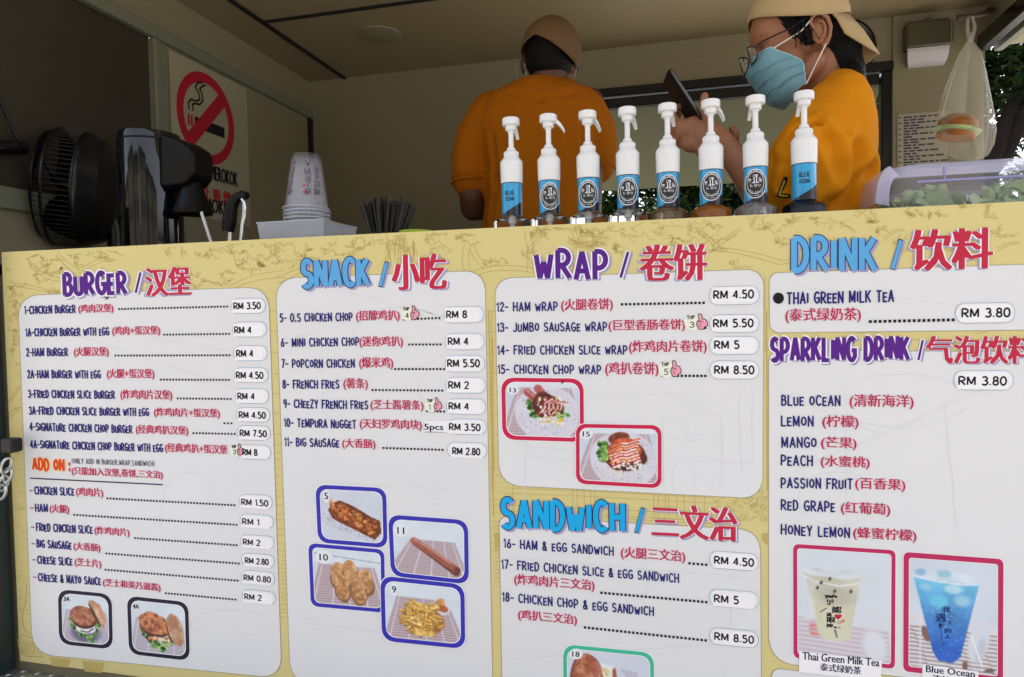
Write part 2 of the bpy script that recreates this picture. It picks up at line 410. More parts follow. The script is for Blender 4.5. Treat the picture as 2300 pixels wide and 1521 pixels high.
for x0, x1 in ((606, 632), (1094, 1120)):      # slivers between the panels
    for y in list(range(700, 980, 46))+list(range(1000, 1250, 17)):
        s_ = 0.04*(y-700)/1.0*.9 if x0 < 700 else 0.02*(y-700)
        sk.stroke([(x0+s_*.9, y+rg.uniform(-3, 3)), (x1+s_*.9, y+rg.uniform(-3, 3))], 1.0)
for k in range(16):
    y = 1250+k*9; sk.stroke([(632, y), (648, y+rg.uniform(-6, 6))], 1.0); sk.stroke([(1110, y-80), (1122, y-78)], 0.9)
sk.stroke([(1098, 700), (1104, 1000), (1109, 1160)], 2.4); sk.stroke([(1104, 700), (1110, 1060)], 1.4)
sk.stroke([(1722, 700), (1723, 1100)], 2.2); sk.stroke([(1718, 620), (1719, 790)], 1.0)
for k in range(260):     # hatch of the thatched hut between wrap and sandwich
    x = rg.uniform(1600, 1722); y = rg.uniform(1095, 1170)+(x-1600)*.05; sk.stroke([(x, y), (x+rg.uniform(3, 8), y-rg.uniform(2, 7))], 0.9)
for y0 in (1100, 1112, 1138, 1152, 1158):
    sk.stroke([(1130, y0-4), (1300, y0+2), (1480, y0+12), (1600, y0+18)], 1.0)
for x in (1152, 1286, 1296, 1312, 1326, 1336, 1468, 1478, 1494, 1502, 1520, 1536, 1560, 1582):
    sk.stroke([(x, 1090), (x+1, 1165)], 1.3)
for k in range(30):
    y = 744+k*1.8; x = 1740+rg.uniform(0, 500); sk.stroke([(x, y+rg.uniform(0, 6)), (x+rg.uniform(10, 40), y+rg.uniform(-3, 6))], .9)
sk.stroke([(60, 1310), (58, 1350), (50, 1385), (54, 1412), (66, 1424)], 2.0); sk.stroke([(40, 1436), (52, 1426), (70, 1432), (90, 1446)], 2.0)
sk.stroke([(40, 1436), (44, 1460), (60, 1474), (100, 1476)], 2.0)
for k in range(7): sk.stroke([(46+k*7, 1436+k), (52+k*7, 1466+k)], 1.2); sk.stroke([(44, 1440+k*5), (80, 1444+k*5)], .9)
sk.build('line_drawing', M_line, board, kind='stuff')
sh = Ink(1.5)
sh.poly([(110, 1476), (160, 1481), (152, 1500), (118, 1496)]); sh.poly([(184, 1484), (236, 1489), (228, 1512), (190, 1508)])
sh.poly([(632, 928), (646, 920), (647, 968), (636, 958)]); sh.poly([(1110, 1196), (1121, 1196), (1121, 1226), (1113, 1240)]); sh.poly([(1711, 1198), (1724, 1198), (1724, 1224), (1711, 1214)])
sh.poly([(1103, 760), (1108, 760), (1109, 1100), (1104, 1100)])
sh.build('drawn_shading', M_shade, board, kind='stuff')

def lerp(a, b, t): return (a[0]+(b[0]-a[0])*t, a[1]+(b[1]-a[1])*t)
def rquad(q, r, n=6):
    """rounded quadrilateral path"""
    out = []
    for i in range(4):
        c = np.array(q[i], float); a = np.array(q[i-1], float); b = np.array(q[(i+1) % 4], float)
        da = (a-c)/np.hypot(*(a-c)); db = (b-c)/np.hypot(*(b-c)); ri = r[i] if hasattr(r, '__len__') else r
        p0 = c+da*ri; p2 = c+db*ri
        for t in np.linspace(0, 1, n): out.append(tuple((1-t)**2*p0+2*t*(1-t)*(c*.82+.09*(p0+p2))+t*t*p2))
    return out
def inset(q, t):
    o = []
    for i in range(4):
        c = np.array(q[i], float); a = np.array(q[i-1], float); b = np.array(q[(i+1) % 4], float)
        o.append(tuple(c+(a-c)/np.hypot(*(a-c))*t+(b-c)/np.hypot(*(b-c))*t))
    return o
PANELS = [([(40, 663.5), (604, 644), (634, 1524), (73, 1469)], 44), ([(619, 625), (1090, 607), (1108, 1577), (652, 1532)], 42),
          ([(1111, 625), (1716, 604), (1713.5, 1121), (1121, 1090)], (36, 36, 44, 44)), ([(1121, 1158), (1708, 1190), (1711, 1620), (1128, 1590)], (20, 44, 40, 40)),
          ([(1727, 613), (2395, 590), (2395, 741), (1728, 748)], 20), ([(1726, 786), (2395, 790), (2395, 1562), (1726, 1487)], (24, 24, 44, 52)), ([(1732, 1499), (2395, 1577), (2395, 1700), (1736, 1622)], 20)]
for q, r in PANELS:
    o = Ink(2.4); o.poly(rquad(q, r)); po = o.build('menu_panel', M_panel, board)
    o = Ink(2.9); a = rquad(q, r); b = rquad(inset(q, 1.1), r); o.ring(a, b); o.build('rim', M_rim, po)
# the sketch showing faintly through the white
def fl(*p): fk.stroke(list(p), 1.6)
for (c, rx, ry) in [((200, 900), 90, 120), ((430, 1150), 70, 90), ((900, 760), 110, 70), ((780, 900), 60, 50), ((1000, 870), 60, 46), ((1260, 800), 90, 60), ((1350, 960), 40, 12), ((2020, 900), 150, 60), ((1880, 1120), 90, 60), ((520, 1400), 90, 30), ((950, 1400), 80, 36)]:
    fk.stroke([(c[0]+rx*math.cos(t)*(1+.04*math.sin(5*t)), c[1]+ry*math.sin(t)) for t in np.linspace(.2, 5.7, 30)], 1.6)
for a, b in [((1490, 940), (1490, 1085)), ((1490, 940), (1545, 940)), ((1545, 940), (1545, 985)), ((1560, 935), (1620, 935)), ((1620, 935), (1622, 1085)), ((1320, 890), (1520, 884)), ((1530, 895), (1600, 930)), ((1495, 985), (1622, 990)), ((1495, 1030), (1690, 1040)),
             ((1160, 1000), (1290, 1010)), ((1160, 1024), (1290, 1034)), ((1510, 1050), (1512, 1100)), ((1560, 1050), (1562, 1108)), ((1660, 850), (1664, 1060)), ((1690, 850), (1690, 1040)), ((760, 650), (1060, 730)), ((640, 760), (900, 700)), ((690, 1000), (1060, 1012)),
             ((100, 730), (560, 880)), ((330, 760), (600, 800)), ((420, 860), (600, 850)), ((1180, 880), (1180, 1180)), ((1760, 640), (2280, 700)), ((1750, 880), (2040, 1000)), ((1900, 890), (1900, 1180)), ((2120, 900), (2150, 1200)), ((1160, 1480), (1700, 1440)), ((1140, 1250), (1700, 1300)), ((1450, 1230), (1452, 1340)), ((1640, 1290), (1640, 1420)), ((680, 1400), (1050, 1440)), ((700, 1080), (1060, 1100)), ((2290, 840), (1780, 1060))]:
    a = np.array(a, float); b = np.array(b, float); fk.stroke([a+(b-a)*t+np.array((rg.uniform(-2, 2), rg.uniform(-2, 2))) for t in np.linspace(0, 1, 8)], 1.4)
for k in range(18):
    y = 1020+k*14; fk.stroke([(700, y), (716, y+1)], 1.2); fk.stroke([(966, y+2), (990, y+3)], 1.2)
fk.build('show_through_drawing', M_faint, board, kind='stuff')

# --- headings
def heading(en, p0, p1, h, w, style, slash, zh, zx0, zx1, zb0, zb1, zh_h, seed=1):
    up = (-vslope(p0[0])*h, -h)
    fillm, outm = {'purple': (M_purple, M_white), 'sky': (M_sky, M_navyd), 'cyan': (M_cyan, M_navyd)}[style]
    i3 = Ink(5.0); kw = dict(cap='butt', gap=.235, jitter=.035, low=.84, seed=seed, stretch=.95)
    ink_text(i3, en, p0, p1, h, w, **kw)
    (sx0, sy0), (sx1, sy1) = slash
    i3.stroke([(sx0, sy1), (sx1, sy0)], w*.55 if style == 'purple' else w*.62, 'butt')
    hd = i3.build('heading', fillm, board)
    ow = 6.4 if style == 'purple' else 4.0
    
    i2 = Ink(4.3); ink_text(i2, en, p0, p1, h, w+ow, **dict(kw, cap='butt'))
    i2.stroke([(sx0-.5, sy1+2), (sx1+.5, sy0-2)], w*.55+ow-1, 'butt'); i2.build('outline', outm, hd)
    i1 = Ink(3.6); ink_text(i1, en, p0, p1, h, w+ow, shift=(5, 4) if style != 'purple' else (4, 3), **kw)
    i1.stroke([(sx0+4, sy1+3), (sx1+5, sy0)], w*.5+ow, 'butt'); i1.build('shadow', M_lav, hd)
    z = Ink(5.4); ink_font(z, zh, (zx0, zb0), (zx1, zb1), zh_h, bold=5, bw=zh_h*.085); zo = z.build('heading_characters', M_red, board)
    z = Ink(4.6); ink_font(z, zh, (zx0, zb0), (zx1, zb1), zh_h, bold=6, bw=zh_h*.14, off=.008); z.build('outline', M_white, zo)
    s2 = -1 if zh in ('卷饼', '饮料', '汉堡') else 1
    z = Ink(4.0); ink_font(z, zh, (zx0, zb0), (zx1, zb1), zh_h, bold=5, bw=zh_h*.11, shift=(5*s2, 3), off=.008); z.build('shadow', M_lav, zo)
heading('BuRGeR', (147, 662), (283, 658), 47, 9.6, 'purple', ((306, 612), (317, 658)), '汉堡', 331, 430, 666, 663, 64, 3)
heading('SNACK', (682, 645), (827, 641), 58, 11.5, 'sky', ((855, 590), (869, 643)), '小吃', 884, 1002, 652, 650, 80, 5)
heading('wRAP', (1205, 627), (1361, 625), 62, 11.6, 'purple', ((1394, 566), (1411, 624)), '卷饼', 1440, 1586, 633, 629, 82, 2)
heading('SANDwiCH', (1130, 1182), (1399, 1194), 62, 11.8, 'cyan', ((1429, 1142), (1444, 1195)), '三文治', 1466, 1654, 1207, 1216, 76, 4)
heading('DRiNK', (1783, 610), (1964, 604), 72, 13.4, 'sky', ((2004, 540), (2023, 604)), '饮料', 2046, 2226, 609, 603, 92, 6)
heading('SPARKLiNG DRiNK', (1733, 810), (2039, 806), 50, 9.6, 'purple', ((2062, 764), (2072, 809)), '气泡饮料', 2080, 2322, 817, 817, 62, 7)

# --- menu lines
M_grey = mat('print_slate', (70, 72, 96), spec=.18, rough=0.5)
def zh_line(txt, x0, x1, yt, yb, parent=None, m=None, halo=True):
    cx, cy = (x0+x1)/2, (yt+yb)/2; s_ = hslope(cx, cy); h = (yb-yt)-abs(s_)*(x1-x0); yc = cy+h/2
    a, b = (x0, yc-s_*(x1-x0)/2), (x1, yc+s_*(x1-x0)/2)
    z = Ink(5.2); ink_font(z, txt, a, b, h, bold=2, bw=1.25); o = z.build('translation', m or M_mag, parent or board)
    if halo:
        z = Ink(4.2); ink_font(z, txt, a, b, h, bold=2, bw=2.6, off=.018); z.build('halo', M_pink, parent or board)
    return o
def line(en, x0, y0, x1, y1, h, zh=None, w=None, m=None):
    i = Ink(5.0); ink_text(i, en, (x0, y0), (x1, y1), h, w or h*.172, gap=.25, jitter=.02, low=.8, seed=int(x0+y0))
    o = i.build('menu_line', m or M_navy, board)
    if zh: zh_line(zh[0], *zh[1:])
    return o
def dots(x0, y0, x1, y1, s=5.6):
    L = math.hypot(x1-x0, y1-y0); n = max(1, int(round(L/(s*1.24)))); i = Ink(4.6); d = ((x1-x0)/n, (y1-y0)/n); hs = s*.37
    for k in range(n):
        c = (x0+d[0]*(k+.5), y0+d[1]*(k+.5)); hw = hs*(1.0)
        i.poly([(c[0]-hw, c[1]-hs), (c[0]+hw, c[1]-hs+d[1]/d[0]*2*hw), (c[0]+hw, c[1]+hs+d[1]/d[0]*2*hw), (c[0]-hw, c[1]+hs)])
    i.build('leader_dots', M_black, board)
def price(x0, x1, y0, y1, txt, tx0, tx1, base, th=None, tilt=None, th2=None):
    cx, cy = (x0+x1)/2, (y0+y1)/2; s_ = hslope(cx, cy) if tilt is None else tilt; h = (y1-y0)-abs(s_)*(x1-x0)
    q = [(x0, cy-h/2-s_*(x1-x0)/2), (x1, cy-h/2+s_*(x1-x0)/2), (x1, cy+h/2+s_*(x1-x0)/2), (x0, cy+h/2-s_*(x1-x0)/2)]
    i = Ink(5.0); i.poly(rquad(q, h*.46)); o = i.build('price_sticker', M_pill, board)
    i = Ink(5.6); i.ring(rquad(q, h*.46), rquad(inset(q, 1.0), h*.44)); i.build('outline', M_pillrim, o)
    q2 = [(tx0-3, base-h*.62), (x1-h*.28, base-h*.62+s_*(x1-tx0)), (x1-h*.28, base+h*.2+s_*(x1-tx0)), (tx0-3, base+h*.2)]
    i = Ink(5.7); i.poly(q2); i.build('paper_patch', M_white, o)
    i = Ink(6.4); th = th or h*.44; ink_text(i, txt, (tx0+1, base-.8), (tx1-1, base-.8+s_*(tx1-tx0)), th-1.2, th*.205, 'butt', gap=.20, stretch=1.22, up=(-vslope(cx)*th, -th+1.2)); i.build('price', M_black, o)
D_ = dots
line('1-CHiCKeN BuRGeR', 57.4, 705, 170, 702, 16.5, ('(鸡肉汉堡)', 178, 256, 682, 706)); D_(265, 694.5, 514.5, 688.7); price(521, 598, 669, 705.5, 'RM 3.50', 526, 587, 695.6)
line('1A-CHiCKeN BuRGeR wiTH eGG', 60, 755, 245.5, 752.6, 16.5, ('(鸡肉+蛋汉堡)', 254, 361, 731.5, 756)); D_(366, 752, 519, 750); price(523, 600, 722, 758, 'RM 4', 528, 566.5, 749.4)
line('2-HAM BuRGeR', 61.5, 799.8, 152.8, 799, 16.5, ('(火腿汉堡)', 168, 245.5, 779, 803)); D_(257, 798.8, 519.7, 798); price(525, 601.7, 775.5, 811, 'RM 4', 532, 570.5, 802)
line('2A-HAM BuRGeR wiTH eGG', 64, 848.7, 226.7, 849, 16.5, ('(火腿+蛋汉堡)', 242, 348, 828, 853)); D_(359, 852.8, 518.6, 853.2); price(527, 603.4, 825, 860, 'RM 4.50', 531.6, 593, 850.5)
line('3-FRieD CHiCKeN SLiCe BuRGeR', 66, 893, 258, 895, 16.5, ('(炸鸡肉片汉堡)', 272.5, 388, 874.5, 901)); D_(396.6, 894.9, 522.4, 896.2); price(530, 605, 872, 907, 'RM 4', 535, 573.7, 897.3)
line('3A-FRieD CHiCKeN SLiCe BuRGeR wiTH eGG', 67.7, 930.4, 335, 933.8, 16.5, ('(炸鸡肉片+蛋汉堡)', 347.7, 495, 915, 941)); D_(500.9, 950.3, 524.8, 951); price(531.6, 607.5, 914, 949, 'RM 4.50', 538, 598.3, 939)
line('4-SiGNATuRe CHiCKeN CHoP BuRGeR', 69, 966.3, 297.4, 972.5, 16.5, ('(经典鸡扒汉堡)', 307, 424, 953.5, 980)); D_(431.8, 972.5, 531.6, 974.6); price(533, 608.5, 954.5, 990, 'RM 7.50', 540, 600.7, 980)
line('4A-SiGNATuRe CHiCKeN CHoP BuRGeR wiTH eGG', 70.4, 1005.6, 366.5, 1014.5, 16.5, ('(经典鸡扒+蛋汉堡', 372.6, 511.8, 994.5, 1023)); price(535, 609.6, 997.5, 1033, 'RM 8', 546, 579.5, 1022.5)
i = Ink(5.6); ink_text(i, 'ADD oN', (76, 1055), (145, 1058), 26, 5.0, 'butt', gap=.24, jitter=.03, seed=2); i.stroke([(157, 1040), (157.3, 1044)], 4.5); i.stroke([(157.6, 1053), (157.8, 1057)], 4.5); ao = i.build('heading', M_orange, board, label='orange words ADD ON with a cream edge')
i = Ink(4.8); ink_text(i, 'ADD oN', (76, 1055), (145, 1058), 26, 8.0, 'butt', gap=.24, jitter=.03, seed=2); i.build('outline', M_cream, ao)
line('(oNLY ADD iN BuRGeR,WRAP,SANDWiCH)', 163, 1040.4, 348, 1047, 11, None, 1.25, M_grey)
zh_line('(只能加入汉堡,卷饼,三文治)', 163, 367, 1047.5, 1078)
i = Ink(5.0); i.stroke([(68.5, 1073.8), (367, 1088.4)], 2.6, 'butt'); i.build('underline', M_navyd, board)
def dash(x, y):
    i = Ink(5.0); i.stroke([(x, y), (x+7.5, y+.5)], 2.4, 'butt'); i.build('dash', M_mag, board)
for (en, x0, y0, x1, y1, zh, d, pr) in [
    ('CHiCKeN SLiCe', 79.8, 1109.6, 167.2, 1112.4, ('(鸡肉片)', 173, 233, 1093.5, 1119.5), (238.8, 1118.9, 531, 1134.6), (538.5, 613, 1108.5, 1144.5, 'RM 1.50', 543.5, 603.8, 1134)),
    ('HAM', 81.5, 1148.6, 108, 1149.2, ('(火腿)', 113.7, 156.6, 1131.5, 1156), (164.4, 1155.9, 535.5, 1178.5), (539.6, 615.6, 1152.5, 1188.5, 'RM 1', 545.5, 584, 1177.5)),
    ('FRieD CHiCKeN SLiCe', 83.6, 1191.8, 208.3, 1197.7, ('(炸鸡肉片)', 214, 292, 1181, 1207.5), (300.8, 1208, 536, 1224.4), (541.3, 616.7, 1199, 1235, 'RM 2', 547, 586, 1223)),
    ('BiG SAuSAGe', 84.6, 1228.8, 161, 1233.3, ('(大香肠)', 167, 226.8, 1216.5, 1242), (236.4, 1242.5, 540.6, 1265.5), (543, 617.7, 1240, 1276, 'RM 2.80', 551.5, 605, 1264.6)),
    ('CHeeSe SLiCe', 86.3, 1264.8, 163, 1269.3, ('(芝士片)', 169.6, 228.5, 1252, 1278), (234.7, 1278.9, 537.9, 1303.9), (544, 618.4, 1278.5, 1315, 'RM 0.80', 548.8, 609.8, 1303)),
    ('CHeeSe & MAYo SAuCe', 88, 1303.9, 227, 1313.5, ('(芝士和美乃滋酱)', 233, 361.8, 1298.5, 1330.5), (370, 1331.6, 532.7, 1346.4), (545.4, 620, 1322, 1359, 'RM 2', 550.5, 589, 1345.6))]:
    line(en, x0, y0, x1, y1, 16.5, zh); D_(*d); price(*pr); dash(x0-12.6, y0-8)
for (en, x0, y0, x1, y1, zh, d, pr) in [
    ('5- O.S CHiCKeN CHoP', 630.6, 722.8, 791.7, 720.4, ('(招牌鸡扒)', 801, 898.5, 696, 724), (904, 717.8, 991.3, 714.5), (998.5, 1088, 687.5, 726.5, 'RM 8', 1003.5, 1049.5, 715.2)),
    ('6- MiNi CHiCKeN CHoP', 632.9, 778.6, 806.5, 776, ('(迷你鸡扒)', 808.8, 905.8, 754.5, 782), (915.6, 774, 993.9, 773.7), (999.5, 1089, 748, 786.5, 'RM 4', 1007, 1053, 775.4)),
    ('7- PoPCoRN CHiCKeN', 634.5, 825.7, 796.6, 825, ('(爆米鸡)', 808, 883.7, 802, 830), (884.4, 829, 1001.8, 829), (1000, 1090, 797.5, 836, 'RM 5.50', 1005.7, 1078.4, 824.7)),
    ('8- FReNCH FRieS', 636.8, 871.7, 761.8, 871.9, ('(薯条)', 772.6, 826.9, 849, 876.5), (833.4, 876, 997.8, 877.3), (1001.8, 1091.5, 846.5, 884, 'RM 2', 1008, 1053.7, 873)),
    ('9- CHeeZY FReNCH FRieS', 638.8, 915, 826.9, 918.4, ('(芝士酱薯条)', 833.4, 951.8, 897, 924.5), (956, 923.3, 1001.8, 924.6), (1002.8, 1092, 894.5, 932, 'RM 4', 1008.7, 1054, 920)),
    ('10- TeMPuRA NuGGeT', 640, 957.8, 799.6, 962, ('(天妇罗鸡肉块)', 809.4, 947.9, 939.5, 968.5), None, (1007.7, 1093, 939.5, 977, 'RM 3.50', 1009.7, 1080, 966.5)),
    ('11- BiG SAuSAGe', 641.4, 1001, 761.8, 1004, ('(大香肠)', 770, 844, 984, 1010.5), (858, 1005.8, 998.5, 1010.4), (1005, 1094, 992, 1030.5, 'RM 2.80', 1017, 1079.4, 1020.5)),
    ('12- HAM wRAP', 1117.3, 698.9, 1252, 697.5, ('(火腿卷饼)', 1261, 1376.6, 669.5, 701.5), (1392.7, 684, 1585, 680.3), (1593, 1705.5, 641.5, 686, 'RM 4.50', 1602.5, 1692.7, 672)),
    ('13- JuMBo SAuSAGe wRAP', 1118.4, 744.8, 1362.7, 743, ('(巨型香肠卷饼)', 1367.4, 1538.5, 716, 746.5), (1577, 737, 1590, 736.5), (1593, 1705, 705.5, 748, 'RM 5.50', 1602, 1692, 736)),
    ('14- FRieD CHiCKeN SLiCe wRAP', 1119, 795.5, 1408, 795, ('(炸鸡肉片卷饼)', 1413.3, 1587, 763.8, 795.5), None, (1593.6, 1705, 755, 797, 'RM 5', 1604.5, 1660.4, 784)),
    ('15- CHiCKeN CHoP wRAP', 1120, 838.6, 1349.3, 839.4, ('(鸡扒卷饼)', 1360, 1478.7, 813, 845.5), (1483, 844, 1588.6, 844.3), (1593.6, 1705, 810, 852, 'RM 8.50', 1604.5, 1693.8, 840)),
    ('16- HAM & eGG SANDwiCH', 1133, 1228.7, 1377.4, 1246.8, ('(火腿三文治)', 1395, 1538.8, 1226.5, 1265.5), (1544, 1264.3, 1590.8, 1268.2), (1593.5, 1703.5, 1236, 1283, 'RM 4.50', 1604.2, 1693, 1266)),
    ('17- FRieD CHiCKeN SLiCe & eGG SANDwiCH', 1128, 1275.5, 1524, 1307.5, ('(炸鸡肉片三文治)', 1156, 1335.4, 1287.5, 1329.5), (1346.5, 1330.3, 1590.8, 1352), (1593.5, 1703.5, 1321, 1369, 'RM 5', 1604, 1659, 1352)),
    ('18- CHiCKeN CHoP & eGG SANDwiCH', 1129.8, 1349, 1467.6, 1382, ('(鸡扒三文治)', 1164.6, 1296, 1367.5, 1406), (1309.8, 1408, 1589.4, 1438), (1593.5, 1703.5, 1407.5, 1456, 'RM 8.50', 1604.7, 1693, 1436.5))]:
    line(en, x0, y0, x1, y1, 17.5 if x0 < 1100 else 18.6, zh)
    if d: D_(*d, s=6.2 if x0 < 1100 else 7.4)
    price(*pr)
line('THAi GReeN MiLK TeA', 1768.4, 682.5, 2005.8, 676.6, 24, ('(泰式绿奶茶)', 1764, 1932.8, 690.5, 726.5)); D_(1949, 722.6, 2145.5, 718.6, s=9); price(2144.9, 2278.7, 679, 727, 'RM 3.80', 2159, 2267.5, 713.7)
i = Ink(5.0); i.poly([(1748.3+12.3*math.cos(t), 670+12.6*math.sin(t)) for t in np.linspace(0, 2*PI, 25)[:-1]]); i.build('bullet_dot', M_black, board)
price(2141.6, 2275.4, 831.4, 876.5, 'RM 3.80', 2152, 2259.6, 865)
for a in [('BLue oCeAN', 1756, 910, 1885.8, 910.6, ('(清新海洋)', 1908, 2051, 885, 919.5)), ('LeMoN', 1755.5, 956, 1825.6, 956.6, ('(柠檬)', 1847, 1927.5, 932, 964.5)), ('MANGo', 1755.8, 1003.6, 1832.3, 1004.5, ('(芒果)', 1844, 1923, 980, 1011.5)),
          ('PeACH', 1755, 1044, 1823.8, 1045.5, ('(水蜜桃)', 1843.3, 1952.5, 1022, 1054.5)), ('PASSioN FRuiT', 1755, 1095, 1913.4, 1097.5, ('(百香果)', 1920.5, 2032.5, 1071.5, 1105.5)),
          ('ReD GRAPe', 1755, 1144, 1873.5, 1149, ('(红葡萄)', 1888.5, 1998.7, 1125.5, 1161)), ('HoNeY LeMoN', 1755, 1199.5, 1907, 1207, ('(蜂蜜柠檬)', 1916, 2057.4, 1182, 1219.5))]:
    line(a[0], *a[1:5], 21.5, a[5])
# small extra paper slip "5pcs"
i = Ink(5.0); i.poly([(953, 945), (1007, 946.5), (1006.5, 971), (953, 968.5)]); sl = i.build('quantity_slip', M_white, board)
i = Ink(6.2); ink_font(i, '5pcs', (954.5, 969), (996.2, 970), 17.5, bold=3, bw=1.4); i.build('quantity', M_black, sl)
i = Ink(5.8)
for k in range(8): i.stroke([(956+k*5.6, 970.3+k*.05), (959.5+k*5.6, 970.4+k*.05)], 1.0, 'butt')
i.build('cut_edge_dots', M_black, sl)
# thumbs-up stickers
M_cloud = mat('sticker_cloud', (232, 236, 222), spec=.18, rough=.5); M_hand = mat('sticker_hand_pink', (232, 160, 180), spec=.18, rough=.5)
def thumb(x0, x1, y0, y1, n):
    w, h = x1-x0, y1-y0; U = lambda u, v: (x0+u*w, y0+v*h)
    i = Ink(5.3); i.poly([U(.36+.36*(1+.05*math.sin(6*t))*math.cos(t), .52+.5*(1+.05*math.cos(5*t))*math.sin(t)) for t in np.linspace(0, 2*PI, 29)[:-1]], True); o = i.build('rating_sticker', M_cloud, board, label='thumbs up sticker reading TOP %s' % n)
    hp = [(.62, .0), (.7, .0), (.76, .12), (.76, .3), (.9, .34), (.97, .5), (.98, .72), (.86, .8), (.8, .95), (.62, .92), (.56, .8), (.52, .6), (.56, .44), (.63, .34), (.6, .18)]
    i = Ink(6.0); i.poly([U(*p) for p in hp], True); i.build('thumb', M_hand, o)
    i = Ink(6.5); i.stroke([U(*p) for p in hp], 1.5, closed=True)
    for v in (.5, .64, .78): i.stroke([U(.57, v), U(.68, v-.03), U(.72, v+.04)], .9)
    i.stroke([U(.56, .44), U(.7, .42), U(.78, .52)], 1.0)
    ink_text(i, 'ToP', U(.14, .33), U(.44, .3), h*.2, 1.7, gap=.2); ink_text(i, n, U(.26, .82), U(.26+(.05 if n == '1' else .16), .82), h*.32, 1.7)
    i.build('drawing', M_black, o)
thumb(901, 943, 687, 720, '4'); thumb(955, 994, 893, 925, '1'); thumb(518, 549, 997, 1024, '2'); thumb(1536, 1590, 705, 742, '3'); thumb(1479, 1531, 810, 848, '5')

